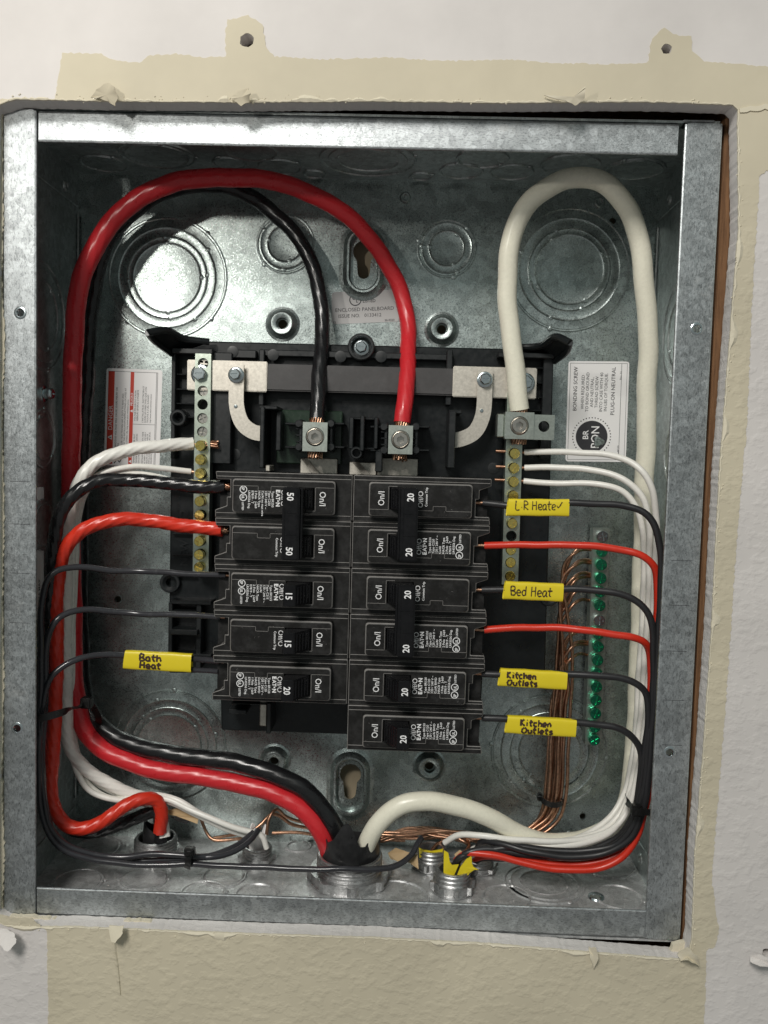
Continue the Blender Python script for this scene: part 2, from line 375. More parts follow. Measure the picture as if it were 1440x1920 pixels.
# ragged torn gypsum along the cut edge
mb = MB(); rnd = random.Random(5); n = len(hole); cx = sum(p[0] for p in hole)/n; cy = sum(p[1] for p in hole)/n
wd = [abs(rnd.gauss(0,.5))+.25 for _ in range(n)]
for _ in range(34):
    k = rnd.randrange(n); A = rnd.uniform(1.2,4.4); L = rnd.randint(1,4)
    for j in range(-L, L+1): wd[(k+j)%n] = max(wd[(k+j)%n], A*math.cos(j/(L+1)*PI/2)+rnd.uniform(-.4,.4))
for i in range(n):
    j = (i+1)%n; a, b = Vector(hole[i]), Vector(hole[j])
    def outp(p, q, k):
        e = (Vector(hole[(k+1)%n])-Vector(hole[k-1])).normalized(); nn = Vector((e.y,-e.x)); 
        if nn.dot(p-Vector((cx,cy))) < 0: nn = -nn
        return p+nn*q
    ao, bo2 = outp(a, wd[i], i), outp(b, wd[j], j); ai, bi = outp(a,-.12,i), outp(b,-.12,j); am, bm_ = outp(a, wd[i]*.45, i), outp(b, wd[j]*.45, j)
    hh_ = lambda w_: .34+min(.8,w_*.28)
    vs = [F0.p(ai.x,ai.y,-.8), F0.p(bi.x,bi.y,-.8), F0.p(bi.x,bi.y,.31), F0.p(ai.x,ai.y,.31), F0.p(am.x,am.y,hh_(wd[i])), F0.p(bm_.x,bm_.y,hh_(wd[j])), F0.p(bo2.x,bo2.y,.27), F0.p(ao.x,ao.y,.27)]
    mb.add(vs, [(0,1,2,3),(3,2,5,4),(4,5,6,7)])
o = mb.build('torn_drywall_edge', 'torn', smooth=50, kind='structure')
mb = MB(); mb.plate([(-420,-420),(420,-420),(420,420),(-420,420)], [], Fr((0,112,0),(1,0,0),(0,0,1),(0,-1,0)), -2, 0)
o = mb.build('backing_board', 'board', kind='structure')
mb = MB(); mb.box(185.5,228,4,100,-420,420,1); mb.box(-228,-187,4,100,-420,420,1)
o = mb.build('stud', 'wood', kind='structure')
mb = MB(); mb.box(-187,185,8,100,231,262,1); mb.box(-187,185,8,100,-262,-226,1)
o = mb.build('blocking', 'wood', kind='structure')

def flake(pts, label, name='paint_flake', m='torn', th=.5):
    rj = random.Random(len(label)); p2 = []
    for i_ in range(len(pts)):
        a_, b_2 = pts[i_], pts[(i_+1)%len(pts)]; p2.append(a_)
        for f_ in (.35,.7): p2.append(a_.lerp(b_2, f_)+Vector((rj.uniform(-.45,.45), rj.uniform(-.5,.2), rj.uniform(-.45,.45))))
    pts = p2; c = pts[0]; t = thing(name, label, 'paint flake', c); 
    b = MB(); n_ = len(pts); q = [Vector(p) for p in pts]
    mid = sum(q, Vector())/n_; vs = [mid]+q+[mid+Vector((0,th,0))]+[p+Vector((0,th,0)) for p in q]
    fs = [(0,1+i,1+(i+1)%n_) for i in range(n_)]+[(n_+1,n_+2+(i+1)%n_,n_+2+i) for i in range(n_)]+[(1+i,1+(i+1)%n_,n_+2+(i+1)%n_,n_+2+i)[::-1] for i in range(n_)]
    b.add(vs, fs); bpy.data.objects.remove(t)
    o = b.build(name, m, loc=c, smooth=50); return tag(o, label, 'paint flake')
def sheet(mb, P, th):
    n = len(P); Q = [p+Vector((0,th,0)) for p in P]; tri = tessellate_polygon([[Vector((p.x,p.z,0)) for p in P]])
    ar = sum(P[i].x*P[(i+1)%n].z-P[(i+1)%n].x*P[i].z for i in range(n)) > 0
    fs = []
    for t in tri:
        a, b, c = (P[i] for i in t); w_ = (b.x-a.x)*(c.z-a.z)-(b.z-a.z)*(c.x-a.x) > 0
        t = tuple(t) if w_ else tuple(t)[::-1]; fs.append(t); fs.append(tuple(i+n for i in t[::-1]))
    for i in range(n):
        j = (i+1)%n; q = (i,i+n,j+n,j); fs.append(q if ar else q[::-1])
    mb.add(P+Q, fs)
def fpts(L): return [at(u, v, y) for u, v, y in L]
flake(fpts([(-8,1738,-13),(12,1742,-14),(28,1752,-17),(30,1768,-20),(14,1784,-22),(0,1772,-20),(-10,1765,-15)]), 'curled white paint flake hanging at the lower left corner of the wall opening', m='wall')
flake(fpts([(1408,1792,-13),(1425,1790,-17),(1450,1798,-20),(1452,1815,-18),(1425,1812,-22),(1407,1803,-16)]), 'pale paint flake curling off the wall below the screw hole at lower right', m='wall')
flake(fpts([(1020,178,-13),(1085,185,-14.5),(1097,162,-18),(1098,168,-18),(1093,190,-15),(1078,198,-13.5),(1060,188,-14)]), 'forked curl of torn paint sticking up from the top edge of the wall opening', m='torn')
flake(fpts([(170,183,-13),(180,168,-15),(203,155,-17),(215,163,-19),(221,178,-17),(216,199,-14),(203,190,-14),(185,184,-14)]), 'rounded flap of torn beige paint above the upper left corner of the box', m='beige')
flake(fpts([(432,182,-13),(446,172,-15),(466,165,-17),(470,175,-18),(468,192,-14),(452,199,-13.5),(440,190,-13.5)]), 'small torn beige flap on the opening edge below the round drilled hole', m='beige')
flake(fpts([(205,1735,-13),(232,1736,-16),(230,1750,-18),(216,1768,-19),(208,1764,-16)]), 'small torn paint wedge at the lower left of the opening above the wall crack', m='torn')
flake(fpts([(1270,1790,-13),(1290,1776,-17),(1308,1792,-18),(1312,1812,-15),(1290,1800,-19),(1276,1802,-14)]), 'crumbled plaster lump at the lower right corner of the wall opening', m='torn')
flake(fpts([(1104,1775,-13),(1118,1778,-17),(1122,1798,-16),(1113,1817,-13.5),(1106,1795,-15)]), 'cream torn plaster tongue hanging below the opening left of the corner lump', m='torn')
rnd = random.Random(21); mb = MB()
for _ in range(420):
    k = rnd.randrange(n); p = Vector(hole[k]); d = (p-Vector((cx,cy))).normalized(); q = p+d*rnd.uniform(-.2,2.4)+Vector((rnd.uniform(-1,1),rnd.uniform(-1,1))); z = rnd.uniform(.15,.8)
    pp = [F0.p(q.x+z*math.cos(t+z*9)*rnd.uniform(.6,1.2), q.y+z*math.sin(t+z*9)*rnd.uniform(.6,1.2), .25) for t in (0,1.7,3.1,4.6)]
    mb.add(pp+[F0.p(q.x,q.y,.3+z*.8)], [(0,1,4),(1,2,4),(2,3,4),(3,0,4)])
o = mb.build('plaster_crumbs', 'torn', smooth=40, kind='stuff'); tag(o, 'cream plaster crumbs stuck along the cut edge of the wall opening', 'plaster crumbs')
sm = rag([w2(1385,203), w2(1440,196), w2(1520,196), w2(1520,207), w2(1440,206), w2(1385,212)], 1.6, .5, 31)
mb = MB(); mb.plate(sm, [], F0, .2, .9); o = mb.build('torn_wall_seam', 'torn', smooth=0, kind='structure')
for L_, Yp, z_ in (([(-60,150),(3,150),(6,400),(2,520),(9,640),(3,800),(8,960),(4,1120),(7,1290),(2,1450),(8,1600),(3,1712),(-60,1712)], -1.5, 1),
    ([(-60,1719),(40,1718),(80,1722),(130,1726),(200,1730),(260,1726),(330,1735),(430,1737),(430,1760),(-60,1745)], -4, 1), ([(1262,1772),(1285,1768),(1297,1776),(1310,1800),(1290,1810),(1255,1790)], -4, 1)):
    pq = [(at(u, v, Yp).x, at(u, v, Yp).z) for u, v in L_]
    mb = MB(); mb.plate(rag(pq, 1.4, .55, int(abs(Yp*7))+len(L_)), [], Fr((0,Yp,0),(1,0,0),(0,0,1),(0,-1,0)), -3, 0); mb.build('plaster_filler', 'torn', smooth=0, kind='structure')
# crack in the lower wall
mb = MB(); cr = [w2(*p) for p in ((216,1765),(218,1785),(222,1810),(225,1840),(227,1864))]
for i in range(len(cr)-1):
    a, b = cr[i], cr[i+1]; wa, wb = .55*(1-i/5), .55*(1-(i+1)/5)
    mb.add([F0.p(a[0]-wa,a[1],.3), F0.p(a[0]+wa,a[1],.3), F0.p(b[0]+wb,b[1],.3), F0.p(b[0]-wb,b[1],.3), F0.p(a[0]-wa-1.5,a[1],.29), F0.p(b[0]-wb-1.5,b[1],.29), F0.p(a[0]-wa*.5,a[1],1.1), F0.p(b[0]-wb*.5,b[1],.8)],
           [(4,6,7,5),(6,1,2,7)])
mb.build('wall_crack', 'beige', smooth=0, kind='structure')

# ------------------------------------------------------------------ steel box
box = thing('panel_enclosure', 'open galvanised steel electrical panel box set into the wall opening', 'electrical box', (0,0,-H2))
def part(mb, name, mats, parent=box, label=None, smooth=35, kind=None):
    off(mb, box) if parent is box else None
    o = mb.build(name, mats, parent, smooth=smooth)
    if label: o['label'] = label
    if kind: o['kind'] = kind
    return o
FB = Fr((0,D,0),(1,0,0),(0,0,1),(0,-1,0))
def b2(u, v, Y=D): p = at(u, v, Y); return (p.x, p.z)
bosses = [(530,608),(828,618),(515,1425),(805,1435)]
holes = [circ(*b2(*p), 3.0, 16) for p in bosses]
for p in ((1148,415),(222,1123),(1092,1530)): holes.append(circ(*b2(*p), 2.0, 14))
def keyhole(cx, cy, s=1):
    o = []
    for k in range(13): t = math.radians(-50+280*k/12); o.append((cx+7*math.cos(t), cy+7*math.sin(t)))
    for k in range(7): t = math.radians(180+180*k/6); o.append((cx+3.8*math.cos(t), cy-13+3.8*math.sin(t)))
    return o
k1 = b2(683,466); k2 = b2(657,1452)
holes += [keyhole(k1[0], k1[1]-2), keyhole(k2[0], k2[1])]
mb = MB(); mb.plate([(-W2,-H2),(W2,-H2),(W2,H2),(-W2,H2)], holes, FB, -1.2, 0); part(mb, 'back_panel', 'galv', smooth=0)
for p in bosses:
    x, z = b2(*p); mb = MB(); mb.lathe([(11,.05),(9.5,.6),(8.3,2.6),(7.6,4.2),(6.6,4.9),(4.6,4.9),(3.5,4.3),(3.2,0.0)], front(x,D,z), 32, cap=False); part(mb, 'mounting_boss', 'galv')
for (x, z) in (k1, k2):
    z = z-(2 if (x,z) == k1 else 0)
    mb = MB(); st = [(15.5,.05),(13,1.0),(11.6,3.2),(10.4,4.4),(9.2,4.4),(8.4,3.4),(8.2,.2)]
    N = 40; vs = []; fs = []
    for i in range(N):
        t = 2*PI*i/N; c, s_ = math.cos(t), math.sin(t)
        for r, h in st: vs.append(FB.p(x+r*c, z-6.5+(9 if s_ > 0 else -9)*(1 if abs(s_) > 1e-6 else 0)+r*s_, h))
    m_ = len(st)
    for i in range(N):
        j = (i+1)%N
        for k in range(m_-1): fs.append((i*m_+k, j*m_+k, j*m_+k+1, i*m_+k+1)[::-1])
    mb.add(vs, fs); part(mb, 'keyhole_rim', 'galv')
def knock(fr, radii, name='knockout', m='galv', tabs=3, hi=.8, n=56, seed=0):
    mb = MB(); prof = [(radii[0]+.9,.03),(radii[0]+.35,.10),(radii[0],hi*1.25),(radii[0]-.7,hi*1.2),(radii[0]-1.3,hi*.35)]; lv = hi*.35
    for k, r in enumerate(radii[1:]):
        nl = hi*.95 if k%2 == 0 else hi*.3
        prof += [(r+.55,lv),(r+.3,lv+.05),(r,max(nl,lv)+.35),(r-.55,nl+.12),(r-1.0,nl)]; lv = nl
    prof += [(radii[-1]*.3,lv),(0.01,lv)]
    mb.lathe(prof, fr, n, cap=False)
    rnd = random.Random(seed)
    for k, r in enumerate(radii):
        a0 = rnd.uniform(0,2*PI)
        for j in range(tabs):
            t = a0+j*2*PI/tabs; mb.lathe([(1.9,hi*.2),(1.6,hi*.9),(.9,hi*1.25),(.01,hi*1.3)], Fr(fr.p(r*math.cos(t), r*math.sin(t)), fr.ex, fr.ey, fr.en), 8, cap=False)
    return part(mb, name, m)
sd = 0
for (u, v, rad) in ((314,521,(37.5,31,25.5,21.5)),(1067,506,(38,31.5,25.5,21.5)),(318,1398,(37,31,25.5,21)),(1030,1408,(37.5,31.5,25.5,20)),(535,458,(18,15.5,11)),(838,466,(18,15.5,11))):
    x, z = b2(u, v); sd += 1; knock(front(x,D,z), rad, 'concentric_knockout', seed=sd, tabs=4 if rad[0] > 30 else 3, hi=.7 if rad[0] > 30 else .55)
for (u, v) in ((760,371),(1124,380),(1067,1565),(230,412),(143,1566)):
    x, z = b2(u, v); mb = MB(); mb.lathe([(3.6,.05),(3.2,.8),(2.6,1.3),(2.0,1.2),(1.4,.5),(.01,.4)], front(x,D,z), 20, cap=False); part(mb, 'dimple', 'galv')
for (u, v) in ((1148,415),(222,1123),(1092,1530)):
    x, z = b2(u, v); mb = MB(); mb.lathe([(2.9,.03),(2.6,.5),(2.1,.55),(1.95,.0)], front(x,D,z), 20, cap=False); part(mb, 'screw_hole_rim', 'galv')
# side walls
for s_ in (-1, 1):
    fr = Fr((s_*W2,0,0),(0,1,0),(0,0,1),(-s_,0,0))
    mb = MB(); mb.plate([(1,-H2),(D,-H2),(D,H2),(1,H2)], [], fr, -1.2, 0); part(mb, 'side_wall', 'galv_side', smooth=0)
    for zz in (192.5, -194):                               # folded crease near the corners
        mb = MB(); mb.box(8, D-1.2, -.9, 0, zz-.8, zz+.8, .4); mb.v = [tuple(fr.p(x, z, -y)) for x,y,z in mb.v]; part(mb, 'fold_crease', 'galv_side')
    mb = MB(); mb.box(D-3.2, D-1.4, -1.4, 0, -188, 188, .6); mb.v = [tuple(fr.p(x, z, -y)) for x,y,z in mb.v]; part(mb, 'corner_fold', 'galv_side')
    for (yy, zz, rad) in ((46,116,(31,26,20)),(46,-4 if s_ < 0 else -28,(15,12)),(46,46,(17,12.5)) ,(52,-95,(24,19)),(50,-150,(24,19,14))):
        knock(Fr((s_*W2,yy,zz),(0,1,0),(0,0,1),(-s_,0,0)), rad, 'side_knockout', 'galv_side', seed=sd, hi=.8); sd += 1
    for yy, zz in ((30,199),(78,199),(30,-200),(72,-203)):
        mb = MB(); mb.lathe([(3.6,.05),(3.2,.8),(2.6,1.3),(2.0,1.2),(1.4,.5),(.01,.4)], Fr((s_*W2,yy,zz),(0,1,0),(0,0,1),(-s_,0,0)), 20, cap=False); part(mb, 'dimple', 'galv_side')
for s_ in (-1, 1):
    fr = Fr((0,0,s_*H2),(1,0,0),(0,1,0),(0,0,-s_))
    mb = MB(); mb.plate([(-W2,1),(W2,1),(W2,D),(-W2,D)], [], fr, -1.2, 0); part(mb, 'top_wall' if s_ > 0 else 'bottom_wall', 'galv_side' if s_ > 0 else 'galv_floor', smooth=0)
tz = lambda u, v: atz(u, v, H2)
for (u, v, rad) in ((195,306,(14,)),(295,290,(22,18)),(470,283,(15,)),(430,305,(10,)),(525,312,(13,)),(590,326,(7,)),(690,298,(28,23,18)),(790,330,(7,)),(865,320,(13,)),(960,322,(13,)),(1070,308,(17,)),(1192,316,(17,15)),(905,296,(15,))):
    p = tz(u, v); p.y = max(p.y, rad[0]+3); p.y = min(p.y, D-rad[0]-3); knock(Fr((p.x,p.y,H2),(1,0,0),(0,1,0),(0,0,-1)), rad, 'top_knockout', 'galv_side', seed=sd, tabs=2, hi=.9, n=40); sd += 1
bz = lambda u, v: atz(u, v, -H2)
for (u, v, rad) in ((185,1590,(15,12)),(145,1655,(15,13)),(270,1650,(14,12.6)),(420,1645,(13,11.6)),(560,1588,(8,)),(380,1675,(13,)),(480,1678,(12,)),(1020,1657,(24,20,14.5)),(740,1685,(20,)),(1140,1624,(17,15)),(950,1683,(14,)),(1160,1683,(14,))):
    p = bz(u, v); p.y = max(p.y, rad[0]+3); knock(Fr((p.x,p.y,-H2),(1,0,0),(0,1,0),(0,0,1)), rad, 'bottom_knockout', 'galv_floor', seed=sd, tabs=2, hi=.9, n=44); sd += 1
# front flanges (folded sheet)
FW = 15.9
def flange(p, hl, names):
    pass
for s_ in (-1, 1):
    fr = Fr((0,0,0),(1,0,0),(0,0,1),(0,-1,0))
    hs = [((39,587),(33,1365)) if s_ < 0 else ((1306,617),(1255,1410))][0]
    hl = [circ(*b2(u, v, 0), 2.0, 16) for u, v in hs]
    x0, x1 = (-W2, -W2+FW) if s_ < 0 else (W2-FW-1.2, W2)
    mb = MB(); mb.plate(rrect(min(x0,x1), max(x0,x1), -H2+1.0, H2-.5, 1.6, 3), hl, fr, -1.2, .6)
    xe = s_*W2                                              # rounded fold round to the side wall
    for k in range(5):
        a, b = k*PI/10, (k+1)*PI/10; R_ = 3.0
        q = lambda t: (xe+s_*(.0-R_+R_*math.sin(t)), 0-.6+R_*(1-math.cos(t)))
        (xa, ya), (xb, yb) = q(a), q(b)
        mb.add([(xa,ya,-H2+1.2),(xb,yb,-H2+1.2),(xb,yb,H2-.7),(xa,ya,H2-.7)], [(0,1,2,3)] if s_ > 0 else [(3,2,1,0)])
    # hem on the inner edge
    xi = -W2+FW if s_ < 0 else W2-FW-1.2
    mb.tube([(xi, .3, -H2+1.4),(xi,.3,H2-1)], .95, 8)
    part(mb, 'side_flange', 'flange', smooth=40)
    for (x, z), hh in zip([b2(u, v, 0) for u, v in hs], hl):
        mb = MB(); mb.lathe([(3.3,.65),(2.7,.95),(2.1,.9),(1.95,.2),(1.9,-1)], front(x,0,z), 20, cap=False); part(mb, 'flange_screw_hole', 'screw')
for u, vv_ in ((118,(905,985,1077,1170)),(1250,(1050,1134,1220,1312,1396))):
    for v_ in vv_:
        s_ = -1 if u < 700 else 1; z = at(u, v_, 0).z; xa_ = (-W2+3 if s_ < 0 else W2-14); mb = MB(); mb.box(xa_, xa_+10.5, -.64, -.55, z-.12, z+.12, 0); part(mb, 'scribed_line', 'black_ink', smooth=0)
for s_ in (1, -1):
    mb = MB(); z0 = s_*H2; zi = s_*(H2-15.6); xa, xb = -W2+FW+1.6, W2-FW-(5 if s_ > 0 else 1.6)
    mb.plate([(xa,min(z0-s_*2,zi)),(xb,min(z0-s_*2,zi)),(xb,max(z0-s_*2,zi)),(xa,max(z0-s_*2,zi))], [], front(0,0,0), -1.2, -.1)
    for k in range(5):
        a, b = k*PI/10, (k+1)*PI/10; R_ = 2.6
        q = lambda t: (z0+s_*(-R_+R_*math.sin(t)), .1+R_*(1-math.cos(t)))
        (za, ya), (zb, yb) = q(a), q(b); mb.add([(xa,ya,za),(xb,ya,za),(xb,yb,zb),(xa,yb,zb)], [(0,1,2,3)])
    mb.tube([(xa,.5,zi),(xb,.5,zi)], .75, 8)
    part(mb, 'top_flange' if s_ > 0 else 'bottom_flange', 'flange_h', smooth=40)
    if s_ > 0:
        for x0, x1 in ((-178,-165),(163,179)):
            mb = MB(); mb.box(x0,x1,0,9,H2,H2+1.6,.6); part(mb, 'corner_tab', 'flange_h')
# screws inside the box
def hexbolt(fr, r, washer, hgt=4, m='screw', slot=True):
    mb = MB(); mb.lathe([(washer,0),(washer,.7),(washer-.4,1.0),(r,1.1)], fr, 24)
    f2 = Fr(fr.p(0,0,1.0), fr.ex, fr.ey, fr.en); mb.prism(circ(0,0,r,6,.3), f2, 0, hgt, .5)
    if slot:
        f3 = Fr(fr.p(0,0,hgt+1), fr.ex, fr.ey, fr.en); mb.plate(circ(0,0,r*.72,16), [[(-r*.5,-r*.1),(r*.5,-r*.1),(r*.5,r*.1),(-r*.5,r*.1)]], f3, -.1, .6)
    return mb
for (u, v) in ((82,738),(72,1208)):
    p = atx(u, v, -W2); mb = hexbolt(Fr((-W2,max(10,p.y),p.z),(0,1,0),(0,0,1),(1,0,0)), 3.6, 5); part(mb, 'side_screw', 'screw')
p = bz(1118,1683); mb = MB(); mb.lathe([(5,.1),(4.4,1.2),(2.5,2.0),(.01,2.2)], Fr((p.x,max(8,p.y),-H2),(1,0,0),(0,1,0),(0,0,1)), 20, cap=False)
mb.box(-2.4,2.4,-.5,.5,1.6,2.35,.1); 
mb.v = [(x+p.x,y+max(8,p.y),z-H2) if i >= len(mb.v)-24 else (x,y,z) for i,(x,y,z) in enumerate(mb.v)]; part(mb, 'floor_screw', 'screw')

# ------------------------------------------------------------------ stickers on the back panel
def sticker(name, corners, label, m='paper'):
    (u0,v0),(u1,v1),(u2,v2) = corners        # top-left, top-right, bottom-left in the photo, on the panel
    a, b, c = at(u0,v0,D), at(u1,v1,D), at(u2,v2,D); return a, b, c
def lab_frame(tl, tr, bl, up='left', h=.25, Y=D):
    a, b, c = at(*tl,Y), at(*tr,Y), at(*bl,Y); ex = (b-a); ey = (c-a)
    return a, ex.length, ey.length, ex.normalized(), ey.normalized()
def mk_label(tl, tr, bl, label, m='paper', name='sticker', h=.22, n=(0,-1,0), Y=D):
    a, w_, h_, ex, ey = lab_frame(tl, tr, bl, Y=Y)
    mb = MB(); fr = Fr(a, ex, -ey, n); mb.plate([(x, -y) for x, y in rrect(0,w_,0,h_,1.6,3)], [], fr, 0, h)
    o = part(mb, name, m, label=label, smooth=0); return o, a, w_, h_, ex, ey
def subpart(mb, name, m, parent):
    off(mb, box); o = mb.build(name, m, parent, smooth=0); return o
# danger label: text reads upwards (text right = photo up)
o, a, w_, h_, ex, ey = mk_label((200,690),(305,694),(195,872), 'white warning sticker with red bars and small black print')
T = Fr(a+ey*h_, -ey, ex, (0,-1,0))           # text frame: a runs up, b runs to the right; glyph up = left -> flip
T = Fr(a+ey*h_, -ey, -ex, (0,-1,0))
def line(mb, s, along, across, size, bold=0, h=.30, sx=1): text(mb, s, Fr(T.p(along, -across), T.ex, T.ey, T.en), size, bold, 'LEFT', h=h, sx=sx)
def bar(mb, a0, a1, b0, b1, h): mb.add([T.p(a0,-b0,h),T.p(a1,-b0,h),T.p(a1,-b1,h),T.p(a0,-b1,h)], [(0,1,2,3)])
L = h_
mb = MB(); bar(mb, 1, L-2, 1.4, 5.4, .26); bar(mb, 1, L-2, 15.6, 17.9, .26); subpart(mb, 'red_bar', 'red_ink', o)
mb = MB(); line(mb, 'DANGER', 22.5, 4.7, 3.7, 0, .32, 1.05); line(mb, 'PELIGRO', 38.5, 17.5, 2.1, 0.02, .32); line(mb, 'DANGER', 5.5, 17.5, 2.1, 0.02, .32)
for (q, s_, c) in ((18,1.6,3.4),(35.2,1,16.8),(3,1,16.8)): mb.add([T.p(q-s_,-(c+s_*.8),.32),T.p(q+s_,-(c+s_*.8),.32),T.p(q,-(c-s_),.32)], [(0,1,2)])
subpart(mb, 'white_lettering', 'ink', o)
mb = MB()
for s_, al, ac, sz in (('HAZARDOUS VOLTAGE WILL CAUSE SEVERE INJURY OR',9,7.6,1.62),('DEATH.',9,9.4,1.62),('INSTALLER / ELECTRICIAN HAS A DUTY TO READ AND',9,11.6,1.5),('FOLLOW THE INSTALLATION INSTRUCTIONS LOCATED AT',9,13.2,1.5),('THE FOLLOWING URL: http://www.eaton.com/instructions',9,14.8,1.35),
    ('VOLTAJE PELIGROSO CAUSA',29,19.6,1.5),('HERIDAS SEVERAS O MUERTE',29,21.2,1.5),("L'INSTALLATEUR / ELECTRICIEN ET",28,24.6,1.5),('SUIVRE LES DIRECTIVES QUE L\'ON',28,26.2,1.5),('TROUVE A L\'URL SUIVANT:',28,27.8,1.5),('http://www.eaton.com/instructions',28,29.4,1.3),
    ('TENSION DANGEREUSE PEUT',2,19.6,1.4),('CAUSER DES BLESSURES GRAVES',2,21.2,1.3),('OU LA MORT.',2,22.8,1.3),('INSTALADOR / ELECTRICISTA TIENE',2,25.0,1.25),('EL DEBER Y LA OBLIGACION DE LEER Y',2,26.5,1.15),('SEGUIR LAS INSTRUCCIONES DE',2,28.0,1.3),('INSTALACION LOCALIZADAS EN EL',2,29.4,1.25),('SIGUIENTE URL:',2,30.8,1.3)):
    line(mb, s_, al, ac, sz)
for args in ((0.8,L-1.8,34.0-1.2,34.0-.95,.3),(0.8,L-1.8,32.2-.1,32.35,.3),(26.8,27.0,18,32,.3),(L-2,L-1.8,1.2,33,.3)): bar(mb, *args)
mb.add([T.p(17.6,-3.1,.34),T.p(18.2,-3.1,.34),T.p(18.2,-4.2,.34),T.p(17.6,-4.2,.34)],[(0,1,2,3)])
# pictogram: hand and bolt
for q in range(4): bar(mb, 6.2+q*.1, 9.0+q*.1, 8.2+q*.9, 8.7+q*.9, .3)
mb.plate(circ(0,0,1.9,14), [], Fr(T.p(6.8,-13.2,0),T.ex,T.ey,T.en), .2, .31)
for (x0,y0),(x1,y1) in (((1.5,6.5),(4,8.5)),((4,8.5),(2.2,10)),((2.2,10),(5,11.5))):
    d = Vector((x1-x0,y1-y0)).normalized()*.28; nx, ny = -d.y, d.x
    mb.add([T.p(x0+nx,-(y0+ny),.3),T.p(x1+nx,-(y1+ny),.3),T.p(x1-nx,-(y1-ny),.3),T.p(x0-nx,-(y0-ny),.3)], [(0,1,2,3)])
subpart(mb, 'black_print', 'black_ink', o)
# bonding screw label (right)
o, a, w_, h_, ex, ey = mk_label((1066,677),(1180,678),(1060,865), 'white bonding screw sticker with a round black badge')
T = Fr(a+ey*h_, -ey, -ex, (0,-1,0)); L = h_
mb = MB()
def lineR(s, end, ac, sz, bold=0): text(mb, s, Fr(T.p(end, -ac), T.ex, T.ey, T.en), sz, bold, 'RIGHT', h=.3)
lineR('BONDING SCREW', L-3.5, 5.9, 3.35, .02); 
for k, s_ in enumerate(('WHEN REQUIRED','TO BOND GROUND','AND NEUTRAL,','THREAD SCREW','INTO CASE WITH 40','IN-LBS OF TORQUE.')):
    text(mb, s_, Fr(T.p(L-19.3, -(10.4+k*2.9)), T.ex, T.ey, T.en), 2.75, 0, 'CENTER', h=.3, sx=.97)
lineR('PLUG-ON NEUTRAL', L-3.5, 29.6, 3.35, .02); lineR('Rev. 01', L-6, 33.6, 1.8); text(mb, '30-48270', Fr(T.p(3.5,-33.6),T.ex,T.ey,T.en), 1.8, h=.3)
bar(mb, 1.2, L-1.2, 1.2, 1.42, .3); bar(mb, 1.2, L-1.2, w_-4.8, w_-4.55, .3); bar(mb, 1.2, L-1.2, w_-1.3, w_-1.1, .3); bar(mb, L-1.4, L-1.2, 1.2, w_-1.1, .3); bar(mb, 1.2, 1.4, 1.2, w_-1.1, .3)
bc = (15.8, 16.0)
mb.plate(circ(0,0,10,36), [], Fr(T.p(bc[0],-bc[1],0),T.ex,T.ey,T.en), .2, .32)
for k in range(40): t = 2*PI*k/40; mb.plate(circ(0,0,.42,6), [], Fr(T.p(bc[0]+11.9*math.cos(t),-bc[1]+11.9*math.sin(t),0),T.ex,T.ey,T.en), .2, .31)
subpart(mb, 'black_print', 'black_ink', o)
mb = MB(); text(mb, 'BR', Fr(T.p(bc[0]+1,-(bc[1]-2.2)),T.ex,T.ey,T.en), 5, .06, 'CENTER', h=.36); text(mb, 'PON', Fr(T.p(bc[0]-.3,-(bc[1]+4.6)),T.ex,T.ey,T.en), 7.2, .06, 'CENTER', h=.36, sx=.95)
subpart(mb, 'white_print', 'ink', o)
p = T.p(12.5,-20.5,0); mb = MB(); mb.lathe([(3.4,.4),(2.9,.9),(2.1,1.0),(1.7,.5)], Fr(p,T.ex,T.ey,T.en), 14, cap=True, mod=lambda t: 1+.18*math.sin(3*t)+.1*math.sin(7*t)); subpart(mb, 'punched_screw_hole', 'galv', o)
# certification label in the middle
o, a, w_, h_, ex, ey = mk_label((622,548),(748,543),(622,608), 'small silver certification sticker behind the red and black cables', 'paper_grey')
mb = MB(); fr = Fr(a, ex, -ey, (0,-1,0))
text(mb, 'ENCLOSED PANELBOARD', Fr(fr.p(w_*.49,-12.4),fr.ex,fr.ey,fr.en), 3.2, 0, 'CENTER', h=.3); text(mb, 'ISSUE NO.   0133412', Fr(fr.p(w_*.42,-16.2),fr.ex,fr.ey,fr.en), 3.1, 0, 'CENTER', h=.3)
text(mb, 'LISTED', Fr(fr.p(19.5,-7.2),fr.ex,fr.ey,fr.en), 2.7, .03, h=.3); text(mb, '30-9323', Fr(fr.p(w_-9,-19.4),fr.ex,fr.ey,fr.en), 1.9, .02, h=.3); text(mb, '77', Fr(fr.p(.6,-19.8),fr.ex,fr.ey,fr.en), 2, .02, h=.3)
mb.plate(circ(0,0,3.9,28), [circ(0,0,3.3,28)], Fr(fr.p(15,-5.2),fr.ex,fr.ey,fr.en), .2, .3); text(mb, 'U', Fr(fr.p(12.9,-5.2),fr.ex,fr.ey,fr.en), 3.2, .04, h=.3); text(mb, 'L', Fr(fr.p(15.2,-7.0),fr.ex,fr.ey,fr.en), 3.2, .04, h=.3)
subpart(mb, 'black_print', 'black_ink', o)
